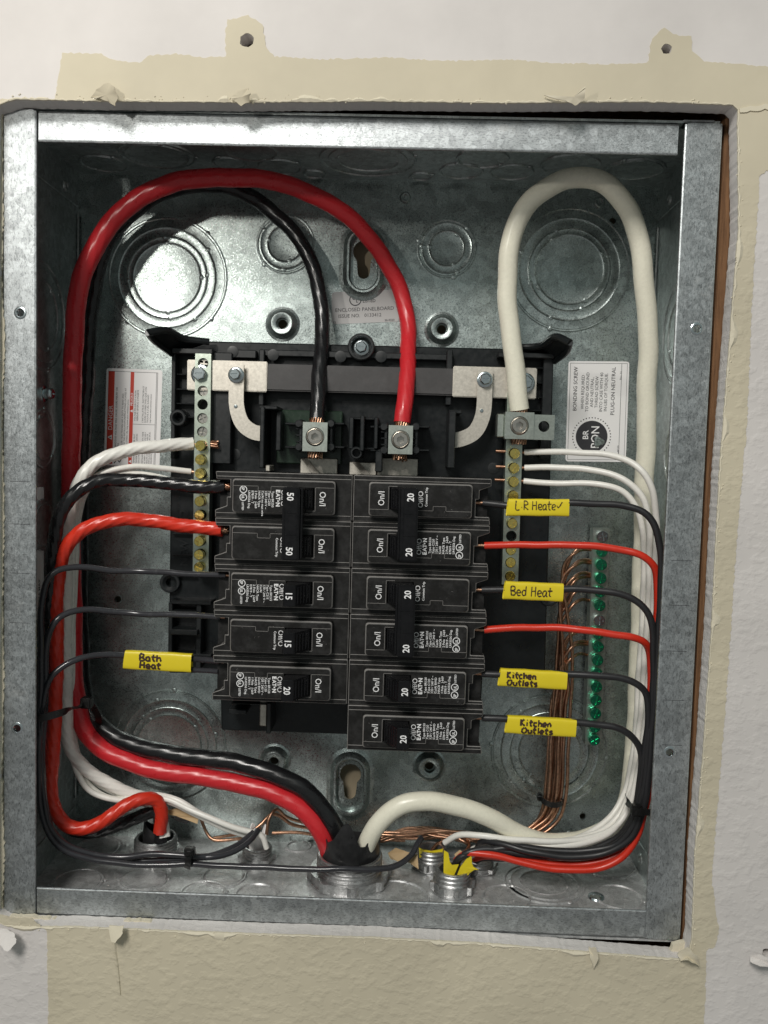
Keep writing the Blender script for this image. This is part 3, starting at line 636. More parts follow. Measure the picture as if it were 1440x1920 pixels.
# data label on the left side wall
mb = MB(); fr = Fr((-W2,22,10),(0,1,0),(0,0,1),(1,0,0)); mb.plate(rrect(-14,26,-68,8,1.5,3), [], fr, .05, .25); o = part(mb, 'data_label', 'paper', label='white data sticker on the left side wall', smooth=0)
mb = MB()
for k, s_ in enumerate(('BOX CAT NO. BRP12L125','USE WITH COVER OR DOOR','SERIES A  OR','CAT NO. BR816L125SDP','SUITABLE FOR USE AS SERVICE','30 125A MAX')): text(mb, s_, Fr(fr.p(-9+k*6, -64),(0,0,1),(0,-1,0),(1,0,0)), 3.2 if k in (0,3,5) else 2.0, .02, h=.3)
subpart(mb, 'black_print', 'black_ink', o)
mb = MB(); mb.plate([(-2,30),(10,30),(10,47),(-2,47)], [], fr, .05, .25); o = part(mb, 'small_side_sticker', 'paper_grey', smooth=0)

# ------------------------------------------------------------------ black plastic mounting base
BY = 74.0                                   # face of the pan
bx = thing('breaker_mounting_base', 'black moulded plastic base carrying breakers, lugs and neutral bars on the back panel', 'mounting base', (0,D,0))
def bpart(mb, name, m='base', label=None, smooth=35):
    off(mb, bx); o = mb.build(name, m, bx, smooth=smooth)
    if label: o['label'] = label
    return o
def px(u, Y, v=900): return at(u, v, Y).x
def pz(v, Y, u=700): return at(u, v, Y).z
def pbox(mb, u0, v0, u1, v1, Y0, Y1, bev=.5, **k):
    a, b = at(u0, v0, Y0), at(u1, v1, Y0); mb.box(min(a.x,b.x), max(a.x,b.x), Y0, Y1, min(a.z,b.z), max(a.z,b.z), bev, **k)
mb = MB()
zt = at(680,647,BY).z; xl, xr = px(322,BY,660), px(1038,BY,670); zb = at(500,1372,BY).z
mb.prism([(xl,zt),(xr,zt),(px(1032,BY,900),pz(900,BY,1030)),(px(1022,BY,1270),pz(1268,BY,1020)),(px(905,BY,1270),pz(1268,BY,1020)),(px(900,BY,1330),pz(1395,BY,900)),(px(660,BY,1380),pz(1395,BY,660)),(px(655,BY,1370),zb),(px(415,BY,1370),zb),(px(412,BY,1300),pz(1262,BY,412)),(px(316,BY,1260),pz(1262,BY,316))], front(0,BY,0), -23, 0, .8); bpart(mb, 'pan', 'base')
# top trough walls and rims
mb = MB()
pbox(mb, 392,660,432,870,66,76); pbox(mb, 432,655,480,672,68,76); bpart(mb, 'rim', 'base2')
mb = MB(); pbox(mb, 492,655,838,676,68,76); pbox(mb, 486,655,494,760,66,76); pbox(mb, 838,655,846,760,66,76); bpart(mb, 'cross_rim', 'base2')
rl = [(322,652,398,664,62),(322,660,327,860,66),(1020,664,1030,860,66),(935,660,1040,672,62),(320,1125,396,1135,62),(318,1145,370,1152,62),(318,1180,370,1192,60),(318,1225,396,1232,62),(368,1130,376,1255,64),(316,1130,322,1258,64)]
for v in (700,728,755,780): rl.append((324,v,368,v+4,68)); rl.append((985,v-12,1030,v-8,68))
for v in (1000,1040,1080): rl.append((322,v,368,v+3,70))
for (u0,v0,u1,v1,y) in rl: mb = MB(); pbox(mb, u0,v0,u1,v1,y,76,.4); bpart(mb, 'rail_rib', 'base2')
# round ejector marks and posts
for (u,v) in ((440,662),(515,668),(640,671),(715,671),(441,852),(925,878)):
    p = at(u,v,BY); mb = MB(); mb.lathe([(3.4,0),(3.4,.35),(3.1,.4)], front(p.x,BY if v > 700 else 68,p.z), 20); bpart(mb, 'ejector_mark', 'base2')
for (u,v,r,Y0) in ((333,783,4.9,62),(318,1093,6.2,70),(1030,1118,6.2,72)):
    p = at(u,v,Y0); mb = MB(); mb.lathe([(r,-(90-Y0)+0),(r,-.5),(r-.5,0),(r-1.6,0),(r*.45,-1.5),(r*.4,-7),(.01,-7)], front(p.x,Y0,p.z), 24, cap=False); bpart(mb, 'hollow_post', 'base2')
p = at(677,650,64); mb = MB(); mb.lathe([(8,-20),(8,-.6),(7.4,0),(6.4,0),(5.8,-2.5),(5.8,-5),(.01,-5)], front(p.x,64,p.z), 28, cap=False); bpart(mb, 'screw_boss', 'base2')
o = hexbolt(front(p.x,69,p.z), 3.6, 5, 4); bpart(o, 'mounting_screw', 'screw')
# horns
for q in (((277,624,36),(312,619,46),(345,635,60),(392,641,66),(322,664,66),(287,638,47)), ((1069,643,36),(1042,631,44),(1012,649,60),(965,652,66),(1040,678,66),(1064,659,46))):
    A = [at(*x) for x in q]; mb = MB(); vs = [v for v in A]+[v+Vector((0,10,0)) for v in A]; n = len(A)
    ctr = sum(A, Vector())/n; 
    mb.tube(spline(A[:4],2), 2.1, 10); mb.tube(spline([A[0],A[5],A[4]],2), 1.7, 10)
    mb.add([A[0]+Vector((0,3,0)),A[1]+Vector((0,3,0)),A[2]+Vector((0,3,0)),A[3]+Vector((0,3,0)),A[4]+Vector((0,3,0)),A[5]+Vector((0,3,0))],[(0,1,5),(1,2,5),(2,4,5),(2,3,4)])
    bpart(mb, 'corner_horn', 'base')
# lug bay walls
for (u0,v0,u1,v1,y) in ((488,762,494,878,48),(486,760,520,768,50),(518,772,526,845,56),(842,770,852,878,48),(842,768,866,776,50),(655,782,662,842,50),(676,778,682,846,46),(702,782,708,842,52),(655,782,706,788,54),(655,838,706,844,54),(704,846,716,885,48)): mb = MB(); pbox(mb, u0,v0,u1,v1,y,76,.5); bpart(mb, 'lug_bay_wall', 'base2')
for (u0, u1, vv) in ((548,632,0),(708,792,6)):
    mb = MB()
    for v in (790,802,814,826,838): pbox(mb, u0+6,v+vv,u0+18,v+4+vv,50,72,.4); pbox(mb, u1-20,v+vv,u1-10,v+4+vv,50,72,.4)
    pbox(mb, u0+13,786+vv,u0+18,848+vv,50,74,.5); pbox(mb, u1-14,786+vv,u1-9,848+vv,50,74,.5)
    for v in (792,836):
        pbox(mb, u1-12,v+vv,u1+14,v+5+vv,54,74,.5); pbox(mb, u0-14,v+vv,u0+8,v+5+vv,54,74,.5)
        for uu in (u0+12,u1-12): p = at(uu, v+vv+2, 48); mb.lathe([(2.2,-20),(2.2,-.3),(1.9,0)], front(p.x,48,p.z), 12)
    bpart(mb, 'lug_holder', 'base2')
p = at(668,849,50); mb = MB(); mb.lathe([(3.6,-22),(3.6,-.4),(3.2,0),(2.4,0),(2.2,-8),(.01,-8)], front(p.x,50,p.z), 20, cap=False); bpart(mb, 'tube_post', 'base2')
mb = MB(); pbox(mb, 520,768,640,872,68,75,.6); bpart(mb, 'painted_green_light_plate', 'greenlit_plate')  # plate behind the black cable's lug; its green light is painted on by colour
mb = MB(); pbox(mb, 428,1330,462,1340,60,76); pbox(mb, 500,1318,507,1376,54,76); pbox(mb, 430,1318,500,1322,56,76); bpart(mb, 'lower_rib', 'base2')
mb = MB()
fr_ = Fr(at(1000,880,BY-1),(0,0,1),(-1,0,0),(0,-1,0))
for s_, u, v, z_ in (('92-20148',998,885,4.2),('REV.03',1011,885,4.2),('CAV D',1024,885,4.2),('NEW',352,1062,7),('PN 2',352,1000,7)):
    mb = MB(); text(mb, s_, Fr(at(u,v,BY-1),(0,0,1),(-1,0,0),(0,-1,0)), z_, .06); bpart(mb, 'moulded_lettering', 'base2', smooth=0)
# bus bars
mb = MB(); a = at(563,862,66); b = at(640,898,66)
for (u0,u1,v0) in ((563,632,858),(655,705,866),(708,783,858)):
    pbox(mb, u0,v0,u1,900,66,69,.4)
q = [at(563,858,66), at(573,858,66), at(590,890,56), at(575,890,56)]; 
for e0,e1 in (((563,858),(588,890)),((660,866),(684,892))):
    A = at(*e0,66.2); B = at(*e1,58); mb.add([A, A+Vector((4,0,0)), B+Vector((4,0,0)), B, A+Vector((0,3,0)), B+Vector((0,3,0))], [(0,3,2,1),(0,4,5,3)])
bpart(mb, 'bus_bar', 'tin')
mb = MB(); pbox(mb, 487,1312,500,1362,60,74,.6); bpart(mb, 'bus_stab', 'tin')
mb = MB(); pbox(mb, 498,872,506,884,44,60,.4); bpart(mb, 'bus_stab', 'tin')

# ------------------------------------------------------------------ neutral straps
st = thing('neutral_strap', 'flat tinned strap with a grey sleeved middle crossing above the lugs', 'metal strap', at(680,720,66))
def gpart(t, mb, name, m, label=None, smooth=35):
    off(mb, t); o = mb.build(name, m, t, smooth=smooth)
    if label: o['label'] = label
    return o
A = 62
mb = MB(); a, b = at(351,674,A), at(500,735,A); mb.box(a.x,b.x,A,A+2,b.z,a.z,.5,seg=2); gpart(st, mb, 'strap_end', 'tin')
mb = MB(); a, b = at(850,686,A), at(1005,748,A); mb.box(a.x,b.x,A,A+2,b.z,a.z,.5,seg=2); gpart(st, mb, 'strap_end', 'tin')
mb = MB(); a, b = at(500,682,A+1.5), at(862,742,A+1.5); mb.box(a.x,b.x,A+1.2,A+5,b.z,a.z,.8,seg=2); gpart(st, mb, 'grey_sleeve', 'grey')
def hook(pts, wd_, Y, name, sgn):
    P = spline([at(u,v,Y) for u,v in pts], 1.5); mb = MB(); L_ = []; R2 = []
    for i, p in enumerate(P):
        t = (P[min(i+1,len(P)-1)]-P[max(0,i-1)]).normalized(); n_ = Vector((t.z,0,-t.x)); L_.append(p+n_*wd_/2); R2.append(p-n_*wd_/2)
    for i in range(len(P)-1):
        q = [L_[i],R2[i],R2[i+1],L_[i+1]]; q2 = [x+Vector((0,2.2,0)) for x in q]
        mb.add(q+q2, [(0,1,2,3),(7,6,5,4),(0,3,7,4),(1,5,6,2)])
    q = [L_[0],R2[0]]; mb.add(q+[x+Vector((0,2.2,0)) for x in q], [(0,2,3,1)])
    return mb
for (pts, c, nub, bolt, lab) in (([(443,684),(443,720),(444,765),(455,795),(475,810),(491,813)], 57, (442,762), (443,703), 'left curved tin plated link bolted to the strap beside the black cable'),
                           ([(910,692),(909,730),(905,780),(890,810),(868,822),(850,826)], 57, (903,770), (909,712), 'right curved tin plated link bolted to the strap beside the red cable')):
    t = thing('curved_link', lab, 'metal link', at(*pts[0],c), 'curved links below the strap'); mb = hook(pts, 8.8, c, 'link', 1); gpart(t, mb, 'link', 'tin', smooth=30)
    p = at(*nub,c); mb = MB(); mb.lathe([(1.2,0),(1.0,.5),(.01,.6)], front(p.x,c,p.z), 10, cap=False); gpart(t, mb, 'rivet', 'screw')
    p = at(*bolt,c); mb = hexbolt(front(p.x,c,p.z), 3.5, 4.7, 4); gpart(t, mb, 'hex_bolt', 'screw')
for (u,v,lab) in ((377,702,'large hex bolt with washer at the left end of the strap'),(984,718,'hex bolt at the right end of the strap half hidden by the cream cable')):
    p = at(u,v,A); mb = hexbolt(front(0,0,0), 4.2, 5.9, 4.5); o = mb.build('hex_bolt', 'screw', loc=None); o.location = Vector((p.x,A,p.z))*MM; tag(o, lab, 'bolt', 'hex bolts on the strap ends')

# ------------------------------------------------------------------ terminal bars
def termscrew(fr, m, up, r=2.9, tilt=0):
    mb = MB(); rnd = random.Random(tilt); g = rnd.uniform(0,PI)
    ex = fr.ex*math.cos(g)+fr.ey*math.sin(g); ey = -fr.ex*math.sin(g)+fr.ey*math.cos(g)
    en = (fr.en+fr.ex*rnd.uniform(-.08,.08)+fr.ey*rnd.uniform(-.1,.1)).normalized()
    f = Fr(fr.p(0,0,up), ex, ey, en)
    mb.lathe([(r-.35,-up-3),(r-.35,-1.6),(r,-1.5),(r,-.35),(r-.3,0)], f, 20, cap=False)
    s_ = .42; a_1 = r*.72
    plus = [(s_,s_),(s_,a_1),(-s_,a_1),(-s_,s_),(-a_1,s_),(-a_1,-s_),(-s_,-s_),(-s_,-a_1),(s_,-a_1),(s_,-s_),(a_1,-s_),(a_1,s_)]
    mb.plate(circ(0,0,r-.3,20), [plus], f, -1.0, 0)
    mb.lathe([(r-.4,-1.0)], f, 20) if False else mb.plate(circ(0,0,r-.35,16), [], f, -1.3, -1.0)
    return mb
def bar_thing(name, label, top, bot, wid, Y, thick, scr, mbar, cat='terminal bar', group=None):
    a, b = at(*top,Y), at(*bot,Y); t = thing(name, label, cat, (b.x,Y+thick,b.z), group)
    ez = (a-b).normalized(); exx = Vector((ez.z,0,-ez.x)); L_ = (a-b).length; fr = Fr(b, exx, ez, (0,-1,0))
    hs = []
    for (v, kind, up) in scr:
        k = (v-top[1])/(bot[1]-top[1]); hs.append((0, L_*(1-k), kind, up))
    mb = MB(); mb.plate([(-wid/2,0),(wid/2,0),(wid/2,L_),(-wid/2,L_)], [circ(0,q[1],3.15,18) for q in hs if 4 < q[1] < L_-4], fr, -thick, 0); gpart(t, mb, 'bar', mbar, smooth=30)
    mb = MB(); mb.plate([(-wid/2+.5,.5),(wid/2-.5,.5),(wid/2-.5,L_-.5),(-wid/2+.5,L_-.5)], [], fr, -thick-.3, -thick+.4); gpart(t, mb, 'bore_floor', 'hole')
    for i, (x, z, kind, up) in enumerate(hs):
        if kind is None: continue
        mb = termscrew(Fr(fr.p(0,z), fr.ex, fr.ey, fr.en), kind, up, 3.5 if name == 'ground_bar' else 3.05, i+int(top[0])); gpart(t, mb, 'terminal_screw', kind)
    return t, fr
NB = 60.0
bar_thing('neutral_bar', 'left vertical neutral bar with three sunken silver screws above a row of brass screws', (381,663), (376,1074), 9.4, NB, 9,
    [(681,'nickel',-2),(732,'nickel',-3),(757,None,0),(783,'nickel',-1.5),(808,'nickel',-1.5)]+[(v,'brass',5) for v in (834,860,886,912,938,964,989,1013,1038,1062)], 'barmetal', group='neutral bars beside the breakers')
bar_thing('neutral_bar', 'right vertical neutral bar of brass screws below the silver lug of the cream cable', (967,735), (956,1096), 9.6, NB, 9,
    [(849,'brass',4),(876,'brass',4),(902,'brass',4),(928,'brass',4),(954,'brass',4),(980,'brass',3),(1004,None,0),(1030,'brass',1),(1054,'brass',1),(1080,'brass',1)], 'barmetal', group='neutral bars beside the breakers')
gv = [1005,1032,1057,1082,1107,1132,1160,1185,1209,1234,1259,1284,1309,1334,1360,1384]
GB = 86.0
bar_thing('ground_bar', 'long ground bar with green screws fixed to the back panel beside the bare copper wires', (1128,991), (1112,1396), 10.2, GB, 9,
    [(v, 'screw' if i in (0,6) else 'green', 4) for i, v in enumerate(gv)], 'alu')

# ------------------------------------------------------------------ lugs
def lug(u0,v0,u1,v1,Y,dep,label,wide=None):
    a, b = at(u0,v0,Y), at(u1,v1,Y); cx, cz = (a.x+b.x)/2, (a.z+b.z)/2; w_, h_ = (b.x-a.x)/2, (a.z-b.z)/2
    t = thing('cable_lug', label, 'lug', (cx,Y+dep,cz), 'screw lugs holding the thick cables'); mb = MB()
    mb.plate([(-w_,-h_),(w_,-h_),(w_,h_),(-w_,h_)], [circ(0,0,5.4,28)], front(cx,Y,cz), -1.5, 0)
    mb.box(cx-w_,cx-w_+2,Y+1.5,Y+dep,cz-h_,cz+h_,.3); mb.box(cx+w_-2,cx+w_,Y+1.5,Y+dep,cz-h_,cz+h_,.3); mb.box(cx-w_,cx+w_,Y+dep-2.5,Y+dep,cz-h_,cz+h_,.3)
    if wide:
        x1 = at(wide,(v0+v1)/2,Y+2).x; mb.plate([(w_,-h_),(x1-cx,-h_),(x1-cx,h_-1),(w_,h_-1)], [circ((w_+x1-cx)/2,0,3.2,20)], front(cx,Y,cz), -8, -2.2)
        mb.box(cx-w_-4,cx-w_,Y+5,Y+dep,cz-h_+1,cz+h_-1,.4)
    gpart(t, mb, 'lug_body', 'alu')
    mb = MB(); f = front(cx,Y,cz); mb.lathe([(5.3,-1.2),(5.2,.15),(4.7,.5),(4.4,.1),(4.15,.6),(3.9,.75)], f, 28, cap=False); mb.plate(circ(0,0,3.9,24), [circ(0,0,2.35,6,.5)], f, -2.6, .75); mb.plate(circ(0,0,3.7,12), [], f, -3, -2.6); gpart(t, mb, 'set_screw', 'nickel')
    return t
lug(568,791,613,847,43,14,'square lug clamping the thick black cable')
lug(729,797,773,852,43,14,'square lug clamping the thick red cable')
lug(948,772,1000,824,48,14,'wide lug with an empty side hole clamping the thick cream cable', wide=1040)

# ------------------------------------------------------------------ cables and wires
def P3(L): return [at(u,v,y) for u,v,y in L]
def wire(pts, r, m, label, group=None, name='wire', cat='wire', n=12, lobes=0, twist=.5, amp=0, step=2.5, world=None):
    P = spline(world if world else P3(pts), step); sd_ = len(label)*1.37; am_ = .28 if cat == 'cable' else .22
    P = [p+Vector((math.sin(i*step*.11+sd_)+.6*math.sin(i*step*.23+sd_*2), .6*math.sin(i*step*.09+sd_*3), math.sin(i*step*.13+sd_*1.7)+.5*math.sin(i*step*.29+sd_)))*am_*min(1,i/12,(len(P)-1-i)/12) for i, p in enumerate(P)]; vs, fs, uv = tube_data(P, r, n, lobes, twist, amp); mb = MB(); mb.add(vs, fs)
    mb.f.append(tuple(range(n))[::-1]); mb.f.append(tuple(len(vs)-n+i for i in range(n))); mb.mi += [0,0]
    o = mb.build(name, m, loc=P[0], smooth=60); tag(o, label, cat, group); return o, P
def strands(o, c0, c1, R_, n=14, name='bare_strands', r=.62, tw=.9, seed=1, m='copper'):
    mb = MB(); ax = (c1-c0); L_ = ax.length; ax.normalize(); up = Vector((0,1,0)) if abs(ax.y) < .9 else Vector((1,0,0)); N = (up-ax*up.dot(ax)).normalized(); B = ax.cross(N); rnd = random.Random(seed)
    for ring, cnt, rr in ((0,n,R_-.6),(1,max(3,n//2),R_*.5)):
        for k in range(cnt):
            a0 = 2*PI*k/cnt; dl = rnd.uniform(-.6,.9); pts = []
            for j in range(5):
                s_ = j/4; a = a0+tw*s_; pts.append(c0+ax*(L_+dl)*s_+(N*math.cos(a)+B*math.sin(a))*(rr*(1+.06*s_*rnd.uniform(-1,1))))
            mb.tube(pts, r, 6)
    l = o.location/MM; mb.v = [(x-l[0],y-l[1],z-l[2]) for x,y,z in mb.v]; q = mb.build(name, m, o, smooth=60); return q
BIG = dict(n=33, lobes=9, twist=.55, amp=.26, step=1.4)
TH = 'thick service cables'
o, P = wire([(754,792,53),(757,765,54),(764,700,64),(766,640,76),(761,585,82),(743,525,82),(707,465,78),(655,408,72),(590,366,66),(520,342,62),(450,333,60),(380,334,59),(310,347,58),(250,379,58),(200,428,58),(168,482,58),(148,545,58),(139,620,59),(136,720,60),(134,820,62),(133,920,64),(134,1020,66),(136,1120,67),(138,1220,66),(142,1310,64),(158,1365,62),(190,1402,60),(240,1428,59),(300,1445,58),(370,1455,57),(430,1465,56),(490,1480,54),(545,1502,52),(585,1535,50),(606,1570,50),(622,1612,54),(630,1640,55)], lambda t: 4.85+.55*min(1,max(0,(t-.12)*4)), 'c_red', 'thick red cable looping from the bottom connector over the left to the right square lug', TH, 'cable', 'cable', **BIG)
strands(o, P[0]+Vector((0,0,1)), at(749,862,50), 4.5, 16)
o, P = wire([(594,788,53),(596,760,55),(600,690,64),(604,620,74),(601,560,78),(588,505,80),(560,450,81),(520,404,81),(480,374,80),(430,352,78),(370,347,76),(305,362,75),(248,398,75),(204,450,76),(180,520,77),(168,620,78),(162,720,80),(156,830,82),(151,950,84),(149,1070,84),(150,1190,82),(156,1290,76),(178,1352,68),(220,1384,63),(280,1405,60),(340,1416,58),(410,1425,56),(470,1437,54),(525,1455,52),(570,1480,51),(603,1513,51),(625,1545,50),(640,1590,54),(645,1635,57)], lambda t: 4.45+.75*min(1,max(0,(t-.35)*3)), 'c_black', 'thick black cable running behind the red one up to the left hand square lug', TH, 'cable', 'cable', **BIG)
strands(o, P[0]+Vector((0,0,1)), at(590,858,50), 4.5, 16, seed=3)
o, P = wire([(974,768,56),(971,740,55),(964,680,54),(956,610,53),(951,540,51),(954,470,48),(966,425,46),(990,385,44),(1025,352,42),(1065,334,41),(1105,334,41),(1145,352,42),(1175,388,44),(1194,435,46),(1205,500,48),(1212,570,51),(1215,650,54),(1213,740,58),(1211,830,62),(1208,920,66),(1205,1010,70),(1202,1110,73),(1198,1210,77),(1194,1310,80),(1189,1400,82),(1180,1480,82),(1160,1535,78),(1115,1566,70),(1060,1580,62),(1010,1577,56),(960,1556,53),(910,1530,50),(860,1511,48),(810,1503,46),(765,1506,45),(730,1522,45),(704,1550,46),(688,1582,48),(678,1620,50)], 5.55, 'c_white', 'thick cream cable arching over the upper right corner and down to the bottom connector', TH, 'cable', 'cable', n=30, lobes=11, twist=.33, amp=.14, step=1.6)
strands(o, P[0]+Vector((0,0,1)), at(972,831,56), 4.6, 16, seed=4)
MID = dict(n=26, lobes=7, twist=.75, amp=.62, step=1.3)
G6 = 'middle sized cables of the upper left breaker'
o, P = wire([(362,832,62),(330,833,58),(290,837,53),(240,845,48),(200,857,43),(170,875,40),(148,905,38),(134,950,40),(126,1010,44),(123,1090,48),(123,1180,50),(123,1270,52),(124,1350,54),(133,1405,56),(160,1440,58),(200,1468,60),(240,1487,62),(275,1500,64),(300,1530,64),(308,1570,60)], 3.6, 'c_white2', 'twisted white middle sized cable from the left neutral bar down the left side', G6, 'cable', 'cable', **MID)
strands(o, P[0]-Vector((1,0,0)), at(408,833,63), 2.6, 8, seed=5, r=.5)
o, P = wire([(424,912,33),(400,913,34),(350,911,35),(290,904,35),(235,899,34),(190,901,30),(155,915,26),(128,940,24),(110,975,24),(99,1030,26),(94,1100,28),(92,1200,32),(90,1300,36),(88,1400,40),(92,1470,46),(106,1525,54),(138,1556,58),(180,1560,60),(225,1546,60),(262,1530,60),(292,1522,62),(300,1545,62),(302,1580,60)], 3.6, 'c_black', 'glossy twisted black middle sized cable entering the top left breaker', G6, 'cable', 'cable', **MID)
strands(o, P[0]-Vector((1,0,0)), at(430,912,33), 2.5, 8, seed=6, r=.5)
o, P = wire([(418,993,33),(395,991,34),(345,985,35),(285,977,38),(230,974,34),(185,981,31),(150,997,29),(126,1022,28),(112,1060,28),(107,1120,30),(106,1200,31),(105,1300,32),(100,1390,32),(96,1460,33),(101,1515,35),(120,1543,37),(148,1553,38),(180,1546,40),(215,1526,43),(245,1506,47),(270,1497,50),(292,1500,54),(302,1522,56),(300,1560,58)], 3.75, 'c_red2', 'twisted orange red cable entering at 50 and dipping at the lower left corner', G6, 'cable', 'cable', **MID)
strands(o, P[0]-Vector((1,0,0)), at(426,993,33), 2.5, 8, seed=7, r=.5)
SM = dict(n=10, step=2.5)
GW = 'thin white wires of the left side'
def bare(o, a, b, r=1.0, name='bare_end'):
    mb = MB(); mb.tube([a,b], r, 8); l = o.location/MM; mb.v = [(x-l[0],y-l[1],z-l[2]) for x,y,z in mb.v]; mb.build(name, 'copper', o, smooth=60)
o, P = wire([(358,884,62),(300,878,56),(245,875,50),(205,882,46),(172,900,44),(152,930,44),(142,975,48),(137,1050,52),(134,1150,54),(132,1250,55),(131,1340,56),(138,1410,58),(158,1462,60),(188,1490,60),(220,1499,60),(260,1490,60),(300,1491,60),(330,1500,58),(370,1522,56),(420,1545,56),(470,1560,58),(497,1570,60)], 1.75, 'c_white2', 'thin white wire reaching the left neutral bar, upper of two', GW, **SM)
bare(o, P[0], at(368,886,62))
o, P = wire([(362,912,63),(320,900,60),(270,890,54),(225,887,50),(188,896,47),(160,925,48),(148,970,52),(142,1050,56),(138,1150,58),(135,1260,60),(136,1350,61),(146,1415,63),(168,1455,64),(200,1480,64),(240,1495,64),(290,1495,62),(330,1508,60),(380,1534,59),(430,1556,60),(480,1572,62)], 1.75, 'c_white2', 'thin white wire reaching the left neutral bar, lower of two tucked above the black cable', GW, **SM)
o, P = wire([(133,1150,60),(131,1250,60),(130,1340,60),(133,1400,58),(143,1445,56),(165,1480,56),(200,1496,56),(250,1500,58),(300,1496,58),(345,1512,56),(400,1536,54),(450,1556,55),(490,1566,58),(500,1590,60)], 1.75, 'c_white2', 'third thin white wire of the left bundle, lowest where they cross the bottom left', GW, **SM)
GB_ = 'thin black wires of the left side'
o, P = wire([(424,1078,32),(380,1077,34),(320,1074,36),(260,1071,38),(210,1069,34),(165,1064,29),(135,1064,25),(108,1070,20),(88,1088,17),(79,1130,16),(77,1200,16),(76,1290,17),(74,1370,18),(72,1440,19),(76,1510,21),(92,1565,24),(125,1596,27),(170,1611,29),(230,1619,31),(300,1622,33),(353,1620,34),(420,1623,35),(500,1627,35),(580,1629,34),(650,1630,34),(705,1630,36),(745,1622,42),(772,1603,50),(784,1580,56),(790,1572,60)], 1.75, 'c_grey', 'thin black wire from the upper 15 breaker sweeping along the bottom past the big connector', GB_, **SM)
bare(o, P[0], at(432,1079,32))
o, P = wire([(414,1157,32),(370,1154,34),(310,1152,36),(250,1150,38),(200,1146,34),(160,1143,29),(130,1147,24),(108,1160,20),(93,1185,18),(87,1230,18),(85,1300,19),(82,1380,20),(80,1450,22),(85,1515,25),(102,1565,28),(135,1592,32),(180,1606,36),(240,1612,38),(300,1613,38),(350,1610,37),(400,1606,37),(440,1596,42),(470,1575,50),(484,1556,58)], 1.75, 'c_grey', 'thin black wire from the lower 15 breaker ending at the small connector left of centre', GB_, **SM)
bare(o, P[0], at(422,1157,32))
o, P = wire([(412,1240,32),(385,1237,36),(350,1236,42),(300,1234,42),(240,1230,40),(190,1228,34),(150,1235,26),(118,1248,22),(96,1268,19),(84,1300,18),(79,1350,18),(77,1420,20),(82,1500,22),(98,1555,25),(130,1588,29),(175,1602,32),(225,1607,34),(280,1602,35),(330,1603,35),(380,1606,36),(425,1595,42),(455,1578,50),(475,1560,56)], 1.75, 'c_grey', 'thin black wire passing through the yellow sleeve of the fifth left breaker', GB_, **SM)
bare(o, P[0], at(420,1241,32))
o, P = wire([(410,1259,34),(360,1255,40),(300,1249,42),(250,1243,42)], 1.5, 'c_grey', 'short lower thin black wire leaving the yellow sleeve of the fifth left breaker', GB_, **SM)
# right side
GR = 'thin white wires of the right side'
rw = [([(984,848,62),(1040,847,56),(1090,848,50),(1140,853,44),(1180,866,38),(1208,888,34),(1224,920,34),(1231,970,38),(1229,1050,44),(1225,1150,50),(1218,1250,54),(1210,1350,58),(1200,1430,60),(1187,1490,60),(1167,1535,58),(1135,1562,54),(1090,1574,50),(1030,1578,46),(960,1574,46),(900,1566,48),(860,1566,54),(834,1580,60)], 'thin white wire from the top brass screw of the right neutral bar'),
      ([(984,877,62),(1040,876,57),(1095,879,52),(1140,888,47),(1178,904,43),(1203,930,41),(1215,968,42),(1218,1050,48),(1214,1150,54),(1208,1250,58),(1200,1350,62),(1191,1430,64),(1178,1490,64),(1158,1532,62),(1125,1560,58),(1075,1573,54),(1010,1583,50),(940,1590,50),(890,1600,52),(862,1618,46)], 'thin white wire from the second brass screw of the right neutral bar'),
      ([(982,902,62),(1040,907,58),(1090,906,54),(1135,909,50),(1168,922,48),(1192,948,47),(1203,985,48),(1208,1060,54),(1205,1150,60),(1199,1250,64),(1193,1350,68),(1185,1430,70),(1172,1485,70),(1150,1525,67),(1115,1555,63),(1065,1578,57),(1000,1592,54),(930,1596,54),(890,1590,60),(880,1605,62)], 'thin white wire from the third brass screw of the right neutral bar')]
for pts, lb in rw:
    o, P = wire(pts, 1.85, 'c_white2', lb, GR, **SM); bare(o, P[0]-Vector((0,0,0)), P[0]+Vector((-17,1,.3)), .95)
o, P = wire([(1216,1080,56),(1213,1200,58),(1207,1320,62),(1198,1420,64),(1184,1490,62),(1163,1540,58),(1130,1568,52),(1080,1584,48),(1010,1588,46),(950,1584,48),(905,1580,56),(890,1600,62)], 1.85, 'c_white2', 'extra thin white wire in the right bundle starting behind the upper black wires', GR, **SM)
GK = 'thin black wires of the right side'
YS = 26
